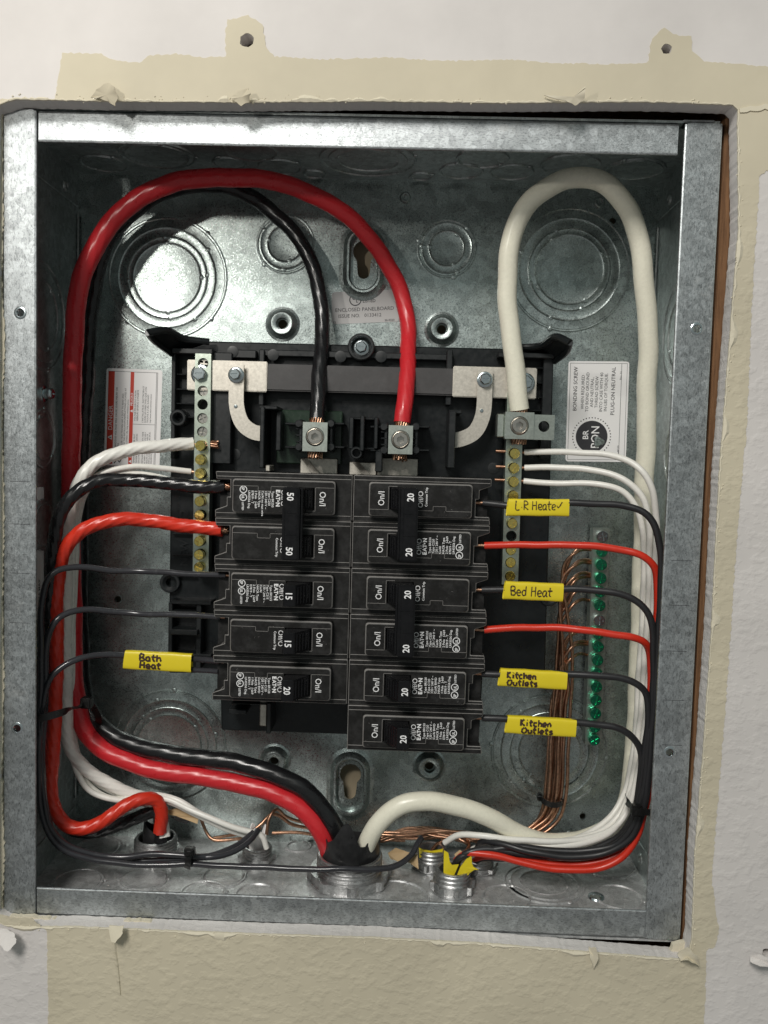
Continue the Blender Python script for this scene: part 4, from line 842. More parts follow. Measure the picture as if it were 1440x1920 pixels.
rk = [([(905,943,32),(925,945,31),(955,948,28),(1010,950,26),(1060,944,24),(1120,944,22),(1170,948,20),(1205,960,18),(1228,985,17),(1238,1025,17),(1239,1090,18),(1236,1180,20),(1230,1280,22),(1223,1380,24),(1215,1460,26),(1205,1520,28),(1187,1566,30),(1155,1592,32),(1110,1604,34),(1050,1606,35),(990,1596,37),(940,1582,42),(905,1578,50),(892,1598,58)], 'thin black wire through the topmost right yellow sleeve'),
      ([(903,1106,32),(930,1106,31),(1000,1106,28),(1055,1104,26),(1110,1107,24),(1155,1112,22),(1190,1124,21),(1212,1145,20),(1224,1180,20),(1226,1250,22),(1221,1340,24),(1213,1430,26),(1203,1500,28),(1188,1548,30),(1160,1580,33),(1115,1594,36),(1050,1596,38),(980,1588,40),(930,1592,42),(890,1598,42),(862,1608,42),(852,1622,44)], 'thin black wire through the second right yellow sleeve'),
      ([(903,1263,32),(925,1264,31),(990,1266,29),(1060,1263,27),(1110,1266,25),(1155,1270,24),(1190,1281,23),(1210,1298,23),(1216,1340,24),(1211,1400,26),(1202,1470,29),(1192,1525,31),(1170,1568,34),(1130,1592,37),(1080,1604,39),(1020,1606,40),(960,1598,41),(910,1592,42),(870,1602,42),(856,1618,46)], 'thin black wire through the third right yellow sleeve'),
      ([(903,1346,32),(930,1347,31),(1000,1352,30),(1075,1355,28),(1120,1359,27),(1155,1364,26),(1182,1378,26),(1199,1402,27),(1203,1440,29),(1197,1490,31),(1184,1535,34),(1158,1570,38),(1115,1590,42),(1060,1600,44),(1000,1606,46),(940,1609,48),(905,1608,54),(893,1614,60)], 'thin black wire through the lowest right yellow sleeve')]
for pts, lb in rk:
    o, P = wire(pts, 1.95, 'c_black2', lb, GK, **SM); bare(o, P[0]+Vector((.5,0,0)), P[0]+Vector((-5.5,.3,0)), 1.1)
GD = 'thin red wires of the right side'
rr = [([(908,1023,32),(950,1022,31),(1000,1021,29),(1060,1022,26),(1120,1025,23),(1170,1031,21),(1205,1042,19),(1226,1063,20),(1232,1100,24),(1231,1200,30),(1229,1300,32),(1225,1390,32),(1219,1460,32),(1209,1520,32),(1195,1568,32),(1168,1605,32),(1130,1626,32),(1080,1632,33),(1020,1626,35),(960,1612,38),(910,1602,40),(875,1600,42),(855,1614,44)], 'thin red wire from the second right breaker, upper of two'),
      ([(908,1181,32),(950,1178,31),(1000,1176,30),(1050,1177,28),(1100,1183,25),(1150,1189,23),(1185,1194,22),(1208,1204,24),(1218,1230,30),(1220,1300,36),(1218,1380,38),(1212,1450,38),(1203,1510,38),(1190,1558,38),(1165,1595,38),(1130,1614,38),(1080,1622,39),(1020,1618,40),(960,1610,42),(910,1605,46),(890,1610,54)], 'thin red wire from the fourth right breaker, lower of two')]
for pts, lb in rr:
    o, P = wire(pts, 2.05, 'c_red2', lb, GD, **SM); bare(o, P[0]+Vector((.5,0,0)), P[0]+Vector((-5.5,.3,0)), 1.1)
# bare copper ground wires
GC = 'bare copper ground wires'
rnd = random.Random(11); gi = [1,2,3,4,5,7,8,9]; ordn = ['first','second','third','fourth','fifth','seventh','eighth','ninth','tenth','eleventh']
tx = [(1040,1572,930),(1000,1560,880),(960,1566,840),(900,1562,780),(860,1558,760)]
for k, i in enumerate(gi+[2,4,7,1,3,8]):
    v = gv[i]+(-8 if k < 8 else -3); j = k; xo = 1044+ (k%6)*5.6-((i*1.5)); yo = 84-(k%3)*2.6-(k//6)*2.0; X0 = 1103-(v-1030)*.036
    pts = [(X0+4,v+2,89),(X0-6,v+1+rnd.uniform(-2,2),86),(X0-22,v+6+rnd.uniform(-2,2),yo-1),(1066-k%3*3-(v-1030)*.02,v+26+rnd.uniform(-3,4),yo),(1058-(k%5)*3,v+60,yo),(xo+4,max(v+110,1235),yo),(xo-1,1320,yo),(xo-4,1400,yo-2),(xo-7,1460,yo-3),(xo-11,1500,yo-4),(xo-24,1532+(k%4)*2,yo-4),(xo-52,1555+(k%4)*3,yo-5),(990-k*3,1566+(k%5)*4,yo-7),(940-k*4,1575+(k%3)*5-k,76),(880-k*5,1568+(k%4)*4-k,78),(810-k*4,1552+(k%5)*5,82),(740-k*3,1560+(k%4)*6,84),(690-k*4,1572+(k%3)*5,86)]
    q_ = pts[:5]
    for p_ in pts[5:]:
        if p_[1] > q_[-1][1]+18 or p_[1] > 1490: q_.append(p_)
    pts = q_
    if k in (3,6): pts = pts[:-3]+[(850,1572,80),(820,1582,78),(806,1600,72)]
    if k in (1,8): pts = pts[:-3]+[(880,1585,72),(866,1605,58),(850,1625,50)]
    wire(pts, 1.05, 'copper', (f'bare copper wire curving from the {ordn[k]} occupied clamp of the ground bar' if k < 8 else f'second bare copper wire sharing the {("second","fourth","seventh","first","third","eighth")[k-8]} clamp of the ground bar'), GC, n=8, step=3)
for k, (pts, lb) in enumerate((([(375,1530,80),(388,1562,78),(400,1575,76),(440,1573,76),(475,1572,74),(495,1580,70)], 'bare copper loop at bottom left dropping under the white wires'),
    ([(470,1560,72),(490,1545,74),(508,1527,78),(525,1530,80),(545,1545,82),(580,1553,84)], 'bare copper wire arching up behind the red cable'),
    ([(500,1565,72),(504,1535,74),(518,1516,78),(535,1530,80),(560,1540,82),(600,1548,84)], 'bare copper wire with a sharp top bend left of the thick red cable'),
    ([(510,1562,76),(560,1561,78),(610,1568,80),(690,1573,84),(760,1576,84)], 'bare copper wire running flat behind the big connector'),
    ([(400,1571,80),(450,1563,79),(490,1553,78)], 'short bare copper piece above the loop at bottom left'))):
    wire(pts, 1.05, 'copper', lb, GC, n=8, step=3)

# ------------------------------------------------------------------ yellow wire sleeves with handwriting
GL = {'L':[[(.1,1),(.05,0),(.6,.03)]],'.':[[(.1,.28),(.22,.3)]],'R':[[(.1,0),(.12,1)],[(.1,1),(.55,.92),(.6,.65),(.12,.5),(.7,0)]],'H':[[(.08,0),(.14,1)],[(.6,0),(.62,1)],[(.1,.5),(.62,.55)]],
 'e':[[(.1,.3),(.5,.36),(.42,.62),(.18,.6),(.06,.3),(.2,.03),(.55,.08)]],'a':[[(.5,.6),(.2,.6),(.05,.3),(.2,.02),(.45,.2),(.52,.6),(.5,.1),(.62,.0)]],'t':[[(.3,1),(.28,.1),(.5,.02)],[(.05,.62),(.58,.66)]],
 'r':[[(.1,.6),(.14,0)],[(.12,.35),(.3,.6),(.55,.62)]],'B':[[(.1,0),(.12,1),(.5,.9),(.48,.6),(.12,.52),(.58,.4),(.55,.08),(.1,0)]],'d':[[(.5,.55),(.2,.58),(.05,.25),(.25,0),(.5,.15)],[(.52,1),(.5,0)]],
 'K':[[(.1,0),(.12,1)],[(.55,1),(.12,.5),(.62,0)]],'i':[[(.15,.6),(.17,0)],[(.15,.85),(.2,.88)]],'c':[[(.5,.58),(.2,.6),(.06,.3),(.2,.02),(.52,.06)]],'h':[[(.1,1),(.1,0)],[(.1,.4),(.35,.62),(.5,.45),(.52,0)]],
 'n':[[(.1,.6),(.12,0)],[(.12,.4),(.35,.62),(.5,.45),(.52,0)]],'O':[[(.35,.9),(.08,.6),(.1,.15),(.4,0),(.62,.3),(.6,.75),(.35,.9)]],'u':[[(.08,.6),(.1,.15),(.3,0),(.5,.15),(.52,.6),(.55,0)]],'l':[[(.2,1),(.2,0)]],
 's':[[(.5,.6),(.15,.56),(.15,.38),(.48,.25),(.4,.02),(.06,.04)]],'v':[[(.05,.3),(.2,.1),(.75,.7)]],' ':[]}
ADV = {'.':.35,'i':.38,'l':.42,' ':.45,'L':.7,'t':.62,'O':.82,'K':.78,'B':.74,'H':.8,'R':.78}
def hand(mb, s, x, y, size, wd_, fr, h, jit=.03, seed=0, sx=1):
    rnd = random.Random(seed)
    for ch in s:
        for st_ in GL[ch]:
            pts = [(x+a*size*sx+rnd.uniform(-jit,jit)*size, y+b*size+rnd.uniform(-jit,jit)*size) for a, b in st_]
            if len(pts) > 2:
                pp = spline([Vector((a,b,0)) for a,b in pts], size*.08); pts = [(q.x,q.y) for q in pp]
            V_ = []; 
            for i in range(len(pts)):
                a = Vector(pts[max(0,i-1)]); b = Vector(pts[min(len(pts)-1,i+1)]); d = (b-a).normalized() if (b-a).length > 0 else Vector((1,0)); nn = Vector((-d.y,d.x))*wd_/2*(1+.25*math.sin(i*1.3+x)); c = Vector(pts[i]); V_.append((c+nn, c-nn))
            vs = []; 
            for a, b in V_: vs += [fr.p(a.x,a.y,h(a.y) if callable(h) else h), fr.p(b.x,b.y,h(b.y) if callable(h) else h)]
            mb.add(vs, [(2*i,2*i+1,2*i+3,2*i+2)[::-1] for i in range(len(V_)-1)])
        x += ADV.get(ch,.64)*size*sx
def sleeve(c0, c1, Y, label, lines, hh=5.2, seed=0):
    a, b = at(*c0,Y), at(*c1,Y); ex = (b-a).normalized(); ey = Vector((-ex.z,0,ex.x)); ey = Vector((0,0,1))-ex*ex.z; ey.normalize(); L_ = (b-a).length
    t = thing('wire_sleeve', label, 'wire marker', (a+b)/2, 'yellow handwritten wire sleeves'); mb = MB()
    fr = Fr((a+b)/2, ex, ey, (0,-1,0)); nn = 28; vs = []; fs = []
    prof = []
    for k in range(nn):
        th = 2*PI*k/nn; c, s_ = math.cos(th), math.sin(th); prof.append((math.copysign(abs(s_)**.55,s_)*hh, math.copysign(abs(c)**.42,c)*2.4))
    NX = 8; rnd = random.Random(seed)
    for i in range(NX+1):
        x = -L_/2+L_*i/NX
        for (p_, q_) in prof: vs.append(fr.p(x+(p_/hh)*rnd.uniform(-.1,.1)+(.5*p_/hh if i in (0,) else 0), p_*(1+.02*math.sin(i*1.7+seed)), q_*(1+.05*math.sin(i*2.1+seed))))
    for i in range(NX):
        for k in range(nn): j = (k+1)%nn; fs.append((i*nn+k,(i+1)*nn+k,(i+1)*nn+j,i*nn+j))
    mb.add(vs, fs)
    vs2 = [Vector(v)-Vector((0,0,0)) for v in vs]; mb.lathe([(.1,0)], fr, 3) if False else None
    inn = [fr.p((x-0)*1, 0, 0) for x in ()]
    gpart(t, mb, 'sleeve', 'yellow', smooth=50)
    mb = MB()
    def hgt(y): y = max(-.999,min(.999,y/hh)); th = math.asin(math.copysign(abs(y)**(1/.55),y)); return abs(math.cos(th))**.42*2.52+.2
    for (s_, x, y, sz, wd_, sx) in lines: hand(mb, s_, x-L_/2, y, sz, wd_, fr, hgt, seed=seed, sx=sx)
    gpart(t, mb, 'handwriting', 'brown_ink', smooth=0)
sleeve((951,951),(1066,952), 24, 'topmost right yellow sleeve handwritten L.R Heater', [('L.R Heate',4.2,-1.2,4.9,.5,.80),('v',26.5,-.3,5,.5,.8)], 4.7, 1)
sleeve((945,1106),(1055,1111), 26, 'yellow sleeve handwritten Bed Heat', [('Bed Heat',3.2,-2.4,5.2,.62,.86)], 5.0, 2)
sleeve((936,1269),(1062,1276), 27, 'upper of the two yellow sleeves handwritten Kitchen Outlets', [('Kitchen',3.8,.3,3.5,.95,1.08),('Outlets',4.2,-3.8,3.5,.95,1.12)], 5.0, 3)
sleeve((949,1357),(1079,1365), 28, 'lower of the two yellow sleeves handwritten Kitchen Outlets', [('Kitchen',7.5,.3,3.6,1.0,1.12),('Outlets',8.5,-3.9,3.6,1.0,1.12)], 5.0, 4)
sleeve((234,1236),(360,1243), 38, 'left yellow sleeve handwritten Bath Heat', [('Bath',9.0,.35,3.8,1.0,1.3),('Heat',9.2,-4.0,3.8,1.0,1.25)], 5.4, 5)

# ------------------------------------------------------------------ breakers
PITCH = 25.85; BYF = 27.0
seam = at(657,1100,BYF); ztop = at(657,890,BYF).z
LEN = 76.0
def pole(root, zc, rating, emblem, lines, common, flip):
    """one pole; local frame: origin at the wire end, a along the breaker, b up, h towards the viewer from BYF"""
    fr = Fr((0,0,zc),(1,0,0),(0,0,1),(0,-1,0)); mb = MB(); hz = 12.75
    out = [(0,hz),(LEN,hz),(LEN,-hz),(0,-hz),(0,-8.6),(4.6,-6.9),(6.4,-6.2),(6.4,-1.2),(8.3,-1.2),(8.3,8.4),(.6,8.4)]
    mb.prism(out, fr, -7, 0, .38, 0, 1)
    mb.prism([(1.2,hz-.2),(LEN-.3,hz-.2),(LEN-.3,-hz+.2),(1.2,-hz+.2)], fr, -46, -7.02, 0, 0, 1)
    # long side ridges and step lines on the lower level
    for b0, b1 in ((9.9,10.3),(-10.4,-10.0)): mb.box(0.6,LEN-.6,-.28,.3,b0,b1,.1,1,frm=Fr((0,0,zc),(1,0,0),(0,0,1),(0,-1,0)),bmi=1)
    o1 = mb.build('case', ['bk','worn'], root, smooth=30)
    # raised face with a window for the toggle
    mb = MB(); x0, x1 = 10.6, 67.3; T0, T1 = 41.2, 55.8; zt_, zb_ = 9.3, -9.6
    def ring(ins, h): return [fr.p(a,b,h) for a,b in rrect(x0+ins,x1-ins,zb_+ins,zt_-ins,1.6,3)]
    n = 16; vs = ring(0,0)+ring(.15,5.9)+ring(.75,6.8)+ring(1.0,6.9); fs = []; mi = []
    for k in range(3):
        for i in range(n): j = (i+1)%n; fs.append((k*n+i,k*n+j,(k+1)*n+j,(k+1)*n+i)); mi.append(1 if k == 1 else 0)
    base_n = len(mb.v); mb.add(vs, fs); mb.mi[-len(mi):] = mi
    mb.f = [f[::-1] for f in mb.f]
    mb.plate(rrect(x0+1.0,x1-1.0,zb_+1.0,zt_-1.0,1.2,3), [[(T0,-6.9),(T1,-6.9),(T1,5.3),(T0,5.3)]], fr, -2, 6.9, 0, 0)
    mb.add([fr.p(T0-.2,-7.1,.4),fr.p(T1+.2,-7.1,.4),fr.p(T1+.2,5.5,.4),fr.p(T0-.2,5.5,.4)], [(0,1,2,3)])
    rs = random.Random(int(zc*7)+ord(rating[0])*13+len(root.children)*5+int(root.location.z*3000))
    for _ in range(9):
        a0, b0 = rs.uniform(x0+2,T0-2) if rs.random() < .6 else rs.uniform(T1+1,x1-2), rs.uniform(zb_+1.5,zt_-1.5); g = rs.uniform(0,PI); l_ = rs.uniform(.3,1.6); w_s = rs.uniform(.04,.09)
        if T0-1 < a0 < T1+1: continue
        c_, s_2 = math.cos(g), math.sin(g); mb.add([fr.p(a0-s_2*w_s,b0+c_*w_s,6.93),fr.p(a0+s_2*w_s,b0-c_*w_s,6.93),fr.p(a0+c_*l_,b0+s_2*l_,6.93)], [(0,1,2)], 1)
    # moulded outline with the little notch
    def rib(p, q, w_=.22, h=7.08):
        (a0,b0),(a1,b1) = p, q; mb.box(min(a0,a1)-w_/2,max(a0,a1)+w_/2,-h,-6.8,min(b0,b1)-w_/2,max(b0,b1)+w_/2,0,1,frm=fr)
    for p, q in (((x0+.6,5.4),(25.0,5.4)),((25.0,5.4),(25.0,2.9)),((25.0,2.9),(32.0,2.9)),((32.0,2.9),(32.0,5.4)),((32.0,5.4),(T0-.5,5.4)),((T1+.5,5.4),(x1-.8,5.4)),((T1+.6,5.4),(T1+.6,-7.4)),((T1-4,-7.4),(T1+.6,-7.4))): rib(p, q)
    o2 = mb.build('face', ['bk','worn'], root, smooth=30)
    # toggle
    mb = MB(); zs = (-6.7, 5.0)
    prof = [(42.2,3),(41.4,18.4),(42.0,19.2),(47.4,19.2),(48.2,18.6),(55.2,7.9),(55.4,3)]
    vs = [fr.p(a,zs[0],h) for a,h in prof]+[fr.p(a,zs[1],h) for a,h in prof]; m_ = len(prof)
    b = bmesh.new(); vv = [b.verts.new(v) for v in vs]; b.faces.new(vv[:m_][::-1]); b.faces.new(vv[m_:])
    for i in range(m_): j = (i+1)%m_; b.faces.new((vv[i],vv[j],vv[m_+j],vv[m_+i]))
    bmesh.ops.recalc_face_normals(b, faces=b.faces[:]); bmesh.ops.bevel(b, geom=b.edges[:], offset=.3, segments=1, affect='EDGES'); bmesh.ops.triangulate(b, faces=[f for f in b.faces if len(f.verts) > 4]); b.verts.index_update(); mb.bm(b)
    for k in range(5):
        a = 49.2+k*1.35; h = 18.6-(a-48.2)*1.53; mb.box(a-.3,a+.3,-h-.5,-h+1,-5.4,4.0,.15,frm=fr)
    mb.build('toggle', 'toggle', root, smooth=30)
    # print on the face (text up = away from the wire, i.e. reads downwards)
    mb = MB(); R = lambda a, b: Fr(fr.p(a,b), (0,0,-1), (1,0,0), (0,-1,0)); h = 6.98
    def tx_(s, a, b, sz, bold=0, al='LEFT', sx=1, hh=h): 
        v2, f2 = text2d(s, sz, bold, al, sx); f = R(a, b); mb.add([f.p(x,y,hh) for x,y in v2], f2)
    tx_('On/I', 58.7, 3.4, 4.9, .02, sx=.90); tx_('Off/O', 37.6, 3.9, 4.0, 0.0, sx=.95)
    if emblem:
        tx_('E', 34.9, 3.7, 3.0, .16); tx_('A', 34.9, 1.8, 3.0, .08); tx_('T', 34.9, -0.2, 3.0, .10); mb.plate(circ(0,0,.45,10), [], Fr(fr.p(36.0,-2.45),fr.ex,fr.ey,fr.en), 6.92, h); tx_('N', 34.9, -3.2, 3.0, .12)
        for k, s_ in enumerate(lines): tx_(s_, 32.5-k*1.85, 2.9, 1.7, .02, sx=1.05)
        cx_, cz_ = 16.9, 3.4
        for (q, t_) in ((cz_,'SP'),(cz_-4.3,'UL')):
            mb.plate(circ(0,0,2.05,20), [circ(0,0,1.65,20)], Fr(fr.p(cx_,q),fr.ex,fr.ey,fr.en), 6.92, h); tx_(t_, cx_-.9, q+1.25, 2.1, .06, sx=.85)
        tx_('LISTED', cx_-.7, cz_-6.9, 1.5, .03)
    if common: tx_('Common Trip', 35.2, 3.2, 1.8, .03)
    mb.build('printed_text', 'ink', root, smooth=0)
    # rating number on the toggle tip
    mb = MB(); tip = 19.28 if not flip else 21.8
    v2, f2 = text2d(rating, 5.0, .10, 'CENTER', .9); f = R(42.9, -.7+(1.6 if flip == 1 else (-1.6 if flip == 2 else 0))); mb.add([f.p(x,y,tip) for x,y in v2], f2)
    mb.build('rating_number', 'ink', root, smooth=0)
    # terminal clamp
    mb = MB(); mb.box(5.2,7.0,9,14,zc+1.2,zc+4.6,.6,seg=2); mb.box(2.6,6.2,8,11,zc-4.6,zc-1.2,.4); mb.build('terminal_clamp', 'alu', root)
def tie(root, z1, z2):
    mb = MB(); fr = Fr((0,0,0),(1,0,0),(0,0,1),(0,-1,0))
    mb.box(40.4,49.6,-21.6,-17.5,z2-7.2,z1+5.8,.6,frm=fr,seg=2); mb.box(49.5,51.0,-19,-9,z2-6.6,z1+5.2,.4,frm=fr); 
    for a in (41.6,48.2): mb.box(a-.25,a+.25,-21.9,-21.5,z2-6.4,z1+5.0,.05,frm=fr)
    for z in ((z1+z2)/2+5.2, (z1+z2)/2-6.4): mb.box(41.6,48.2,-21.9,-21.5,z-.2,z+.2,.05,frm=fr)
    mb.build('handle_tie', 'toggle', root, smooth=30)
def breaker(col, row, poles, rating, lines, label):
    z0 = ztop-PITCH*row-PITCH*poles/2; sx_ = seam.x-LEN-.35 if col == 0 else seam.x+LEN+.35
    t = thing('circuit_breaker', label, 'circuit breaker', (sx_,BYF,z0), 'circuit breakers', (0,PI if col else 0,0))
    zs = [0] if poles == 1 else [PITCH/2,-PITCH/2]
    tied = poles == 2 and rating != '15'
    for i, z in enumerate(zs):
        main = (i == 0) if poles == 2 else True
        pole(t, z, rating, main, lines, not main, (0 if not tied else (1 if i == 0 else 2)))
    if tied: tie(t, zs[0], zs[1])
    return t
def LN(ty, c, wire_, pole_): return [f'Type {ty}', f'Type {c}', '120 / 240 V ~', wire_, 'HACR Type', f'{pole_} Pole   J-669', 'E7819 - T', 'LR43556 Dsg.']
breaker(0,0,2,'50',LN('BR250','C250','Cu/Al no max wire','2'),'double breaker numbered 50 with a long handle tie at top left')
breaker(0,2,2,'15',LN('BR215','C215','Cu/Al','2'),'double breaker numbered 15 with two separate handles in the left column')
breaker(0,4,1,'20',LN('BR120','C120','Cu/Al BWD','1'),'single breaker numbered 20 at the bottom of the left column')
breaker(1,0,2,'20',LN('BR220','C220','Cu/Al','2'),'tied double breaker numbered 20 at the top of the right column')
breaker(1,2,2,'20',LN('BR220','C220','Cu/Al','2'),'tied double breaker numbered 20 in the middle of the right column')
breaker(1,4,1,'20',LN('BR120','C120','Cu/Al BWD','1'),'single breaker numbered 20 second from the bottom of the right column')
breaker(1,5,1,'20',LN('BR120','C120','Cu/Al BWD','1'),'single breaker numbered 20 lowest in the right column')

# ------------------------------------------------------------------ conduit connectors on the floor of the box
def connector(u, v, r, hgt, nut_r, label, lobes=8, threads=4, Yc=None, name='conduit_connector'):
    p = atz(u, v, -H2+2); y = p.y if Yc is None else Yc; fr = Fr((p.x,y,-H2),(1,0,0),(0,1,0),(0,0,1))
    t = thing(name, label, 'connector', (p.x,y,-H2), 'conduit connectors in the bottom of the box')
    prof = [(r,0)]; z = hgt*.35
    prof.append((r,z))
    for k in range(threads):
        dz = (hgt*.62)/threads; prof += [(r+.55,z+dz*.3),(r+.5,z+dz*.55),(r-.15,z+dz*.8),(r-.1,z+dz)]; z += dz
    prof += [(r-.3,hgt),(r-1.3,hgt+.2),(r-1.9,hgt-.3),(r-2.1,2),(r-2.1,.5),(.01,.5)]
    mb = MB(); mb.lathe(prof, fr, 48, cap=False); gpart(t, mb, 'threaded_sleeve', 'zinc', smooth=45)
    mb = MB(); N = lobes*8; inner = circ(0,0,r+.2,N)
    outer_ = []
    for i in range(N):
        a = 2*PI*i/N; k = (i%8); rr_ = nut_r if k in (1,2) else nut_r-2.0; outer_.append((rr_*math.cos(a), rr_*math.sin(a)))
    nh = min(6.5, hgt*.44)
    mb.plate(outer_, [inner], fr, 1.2, nh); mb.plate(circ(0,0,nut_r-1.2,48), [inner], fr, .2, 1.3); gpart(t, mb, 'locknut', 'zinc', smooth=30)
    return t, fr, p, y
tb, frb, pb, yb = connector(655,1641,19.2,16,25.5,'large threaded connector in the middle of the box floor holding the three thick cables', 8, 5)
t1, fr1, p1_, y1_ = connector(292,1600,12.6,13,16.5,'connector at lower left holding the red, black and white middle cables', 8, 4)
t2, fr2, p2_, y2_ = connector(482,1608,8.6,10,12.0,'small connector between the lower left connector and the big one', 6, 3)
t3, fr3, p3_, y3_ = connector(808,1618,8.8,12,12.5,'small connector behind right of the big one with a yellow jacket rim', 6, 3)
t4, fr4, p4_, y4_ = connector(848,1662,9.8,13,13.5,'front small connector with two standing yellow jacket tabs', 8, 3)
t5, fr5, p5_, y5_ = connector(897,1622,8.8,8,12.5,'small connector half hidden under the right wire bundle', 6, 2)
# tape collar of the big connector
def collar(fr, r0, r1, h0, hs, m, label, name='tape_wrap', cat='cable jacket', n=40, th=.6):
    t = thing(name, label, cat, fr.p(0,0,h0)); mb = MB(); vs = []; fs = []
    K = 7
    for i in range(n):
        a = 2*PI*i/n; H_ = hs(a); 
        for k in range(K):
            f = k/(K-1); r = r0+(r1(a)-r0)*f; r *= 1+.03*math.sin(5*a+k); vs.append(fr.p(r*math.cos(a), r*math.sin(a)*.92, h0+(H_-h0)*f))
        for k in range(K):
            f = k/(K-1); r = r0+(r1(a)-r0)*f-th; r *= 1+.03*math.sin(5*a+k); vs.append(fr.p(r*math.cos(a), r*math.sin(a)*.92, h0+(H_-h0)*f))
    for i in range(n):
        j = (i+1)%n
        for k in range(K-1):
            fs.append((i*2*K+k, j*2*K+k, j*2*K+k+1, i*2*K+k+1)); fs.append((i*2*K+K+k, i*2*K+K+k+1, j*2*K+K+k+1, j*2*K+K+k))
        fs.append((i*2*K+K-1, j*2*K+K-1, j*2*K+2*K-1, i*2*K+2*K-1))
    mb.add(vs, fs); bpy.data.objects.remove(t); o = mb.build(name, m, loc=fr.p(0,0,h0), smooth=55); return tag(o, label, cat)
def hs_big(a):
    d = math.degrees(a)%360                    # 270 = towards the viewer
    pts = [(0,34),(30,24),(90,22),(150,24),(180,33),(200,30),(225,27),(243,31),(262,42),(272,41),(290,27),(303,26),(322,32),(342,38),(360,34)]
    for (a0,h0),(a1,h1) in zip(pts, pts[1:]):
        if a0 <= d <= a1: return h0+(h1-h0)*(d-a0)/(a1-a0)
    return 30
collar(frb, 16.4, lambda a: 18.4+1.6*math.sin(3*a+.6), 3, hs_big, 'tape', 'torn black cable jacket standing up out of the big connector round the cables', name='torn_jacket', n=64)
collar(fr1, 8.2, lambda a: 7.4, 3, lambda a: 21+3*math.sin(a*2+1), 'tape', 'black taped jacket stub rising from the lower left connector', name='torn_jacket')
collar(fr2, 5.2, lambda a: 5.0, 2, lambda a: 19+4*math.sin(a*3+.5), 'paper', 'torn white jacket stub in the small connector left of centre', name='torn_jacket')

def tab(fr, pts, th, m, label):
    mb = MB(); P = [fr.p(*p) for p in pts]; sheet(mb, P, th)
    o = mb.build('jacket_tab', m, loc=fr.o, smooth=0); return tag(o, label, 'cable jacket')
tab(fr4, [(-5.5,-5.2,5),(-.3,-6,5),(.4,-6.2,12),(2.8,-6.6,18.5),(-1.0,-6.6,18),(-2.4,-6.4,20),(-3.4,-6,25),(-6.0,-5.2,26),(-5.8,-5,15)], .8, 'yellow', 'left standing tab of yellow cable jacket in the front small connector')
tab(fr4, [(1.2,-6,5),(4.4,-5.4,5),(6.6,-5.4,9),(9.4,-5.2,13),(12.0,-5.4,15.2),(14.4,-5.6,15.4),(11.6,-5.4,16.8),(10.6,-5.4,19),(10.2,-5.2,23.5),(7.0,-5.4,21),(3.8,-5.8,16.5),(1.8,-6,11)], .8, 'yellow', 'right jagged tab of yellow cable jacket in the front small connector')
tab(fr3, [(-7.5,-6,8),(0,-8,8.5),(6,-6,9),(7.0,-5.6,13.8),(4,-6,13.2),(0,-7,12.8),(-5,-6.5,13.2),(-8,-6,14.2)], .8, 'yellow', 'torn yellow cable jacket crescent in the connector right of the big one')
# scraps of kraft paper filler
def scrap(L, label, m='kraft', th=.5):
    P = P3(L); mb = MB(); sheet(mb, P, th)
    o = mb.build('paper_scrap', m, loc=P[0], smooth=0); return tag(o, label, 'paper scrap', 'brown paper scraps at the bottom')
scrap([(727,1600,62),(742,1590,60),(765,1598,58),(783,1603,54),(785,1630,48),(768,1618,50),(745,1615,54),(732,1610,60)], 'brown paper scrap lying between the big connector and the small one to its right')
scrap([(312,1520,66),(335,1515,64),(352,1522,62),(372,1535,60),(370,1545,58),(352,1538,60),(330,1530,62),(318,1528,62)], 'curled brown paper scrap right of the lower left connector')
scrap([(448,1555,66),(470,1560,64),(478,1575,60),(465,1582,60),(450,1570,64)], 'small brown paper scrap beside the small connector left of centre')
scrap([(320,1532,64),(345,1530,62),(356,1540,60),(350,1545,60),(335,1541,60)], 'dark grey paper scrap just right of the lower left connector', 'tape')
scrap([(852,1602,50),(862,1594,50),(872,1600,48),(870,1612,46),(856,1618,46)], 'pale paper wisp standing between the wires of the front small connector')

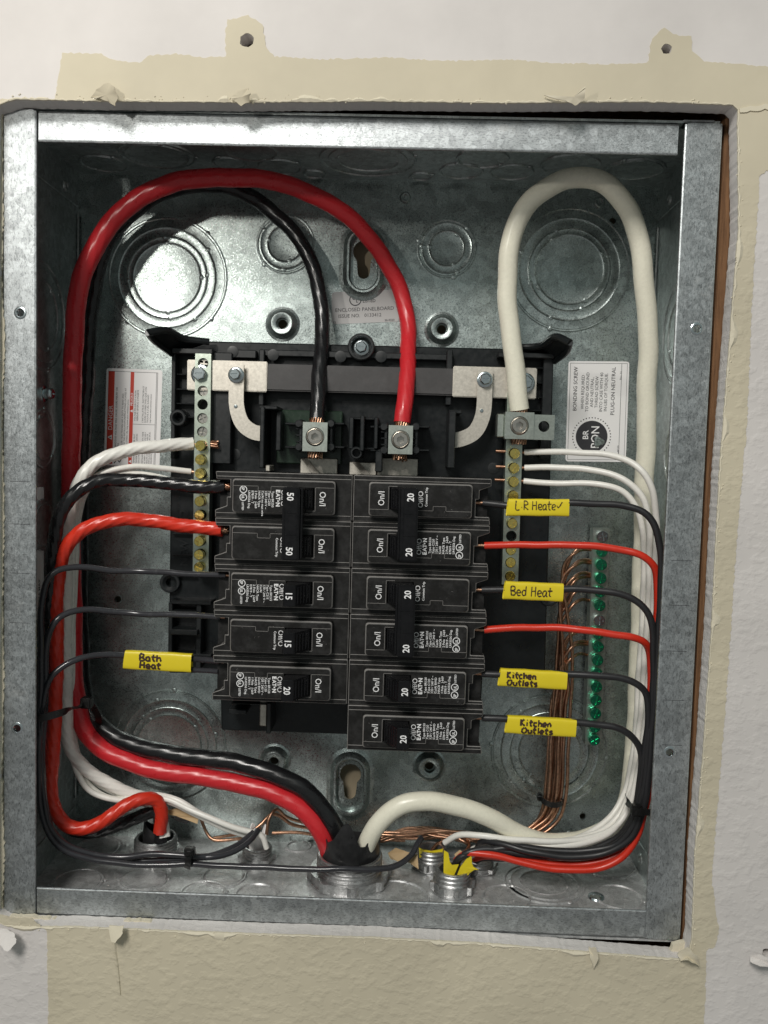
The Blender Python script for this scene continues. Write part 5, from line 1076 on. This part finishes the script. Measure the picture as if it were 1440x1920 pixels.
# ------------------------------------------------------------------ cable ties
def ziptie(pts, wd_, head, label, hs=(3.2,3,3.2), tail=None):
    P = spline(P3(pts), 1.5); mb = MB(); n = len(P); V_ = []
    for i, p in enumerate(P):
        t = (P[min(i+1,n-1)]-P[max(0,i-1)]).normalized(); nn = Vector((0,-1,0)); b = t.cross(nn).normalized(); V_.append((p+b*wd_/2, p-b*wd_/2, nn))
    vs = []; fs = []
    for a, b, nn in V_: vs += [a+nn*.6, b+nn*.6, b-nn*.6, a-nn*.6]
    for i in range(n-1):
        for k in range(4): j = (k+1)%4; fs.append((i*4+k, i*4+j, (i+1)*4+j, (i+1)*4+k))
    fs += [(3,2,1,0), tuple(len(vs)-4+k for k in range(4))]
    mb.add(vs, fs); loc = P[0]; t = thing('cable_tie', label, 'cable tie', loc, 'black nylon cable ties'); gpart(t, mb, 'strap', 'tie')
    h = at(*head); mb = MB(); mb.box(h.x-hs[0],h.x+hs[0],h.y-hs[1],h.y+hs[1],h.z-hs[2],h.z+hs[2],.7,seg=2)
    mb.box(h.x-hs[0]*.4,h.x+hs[0]*.4,h.y-hs[1]-.5,h.y,h.z-hs[2]*.5,h.z+hs[2]*.5,.2); gpart(t, mb, 'head', 'tie')
ziptie([(74,1347,12),(95,1342,14),(125,1333,22),(150,1323,40),(166,1315,50),(178,1330,56),(186,1350,60),(178,1362,66)], 4.0, (163,1317,46), 'cable tie round the left bundle above the lower left curve')
ziptie([(354,1590,36),(354,1600,31),(353,1612,30),(352,1622,31),(351,1628,35)], 3.6, (356,1596,29), 'small cable tie round the thin black wires near the box floor', (3.0,2.4,2.4))
ziptie([(1174,1492,60),(1176,1503,52),(1184,1513,34),(1196,1520,23),(1212,1523,22),(1228,1523,26),(1236,1522,34)], 3.4, (1194,1519,20), 'cable tie round the right bundle of white, black and red wires', (3.1,2.6,3.1))
ziptie([(1010,1490,86),(1014,1498,74),(1028,1507,69),(1044,1509,69),(1058,1502,74),(1062,1490,86)], 3.4, (1012,1494,78), 'cable tie round the bare copper ground wires', (1.6,2,2.4))

# dust and crumbs on the box floor
mb = MB(); rnd = random.Random(2)
for _ in range(420):
    if rnd.random() < .55: x, y = rnd.gauss(150,12), rnd.gauss(14,8)
    else: x, y = rnd.uniform(-170,170), rnd.uniform(4,90)
    if not (-178 < x < 178 and 3 < y < 95): continue
    s_ = rnd.uniform(.15,.55); z = -H2+.15; a = rnd.uniform(0,PI)
    mb.add([(x+s_*math.cos(a+k*2.1),y+s_*math.sin(a+k*2.1),z) for k in range(3)]+[(x,y,z+s_*.9)], [(0,1,3),(1,2,3),(2,0,3)])
o = mb.build('plaster_dust', 'gypsum', smooth=0, kind='stuff'); o['label'] = 'white plaster crumbs scattered on the box floor'; o['category'] = 'dust'
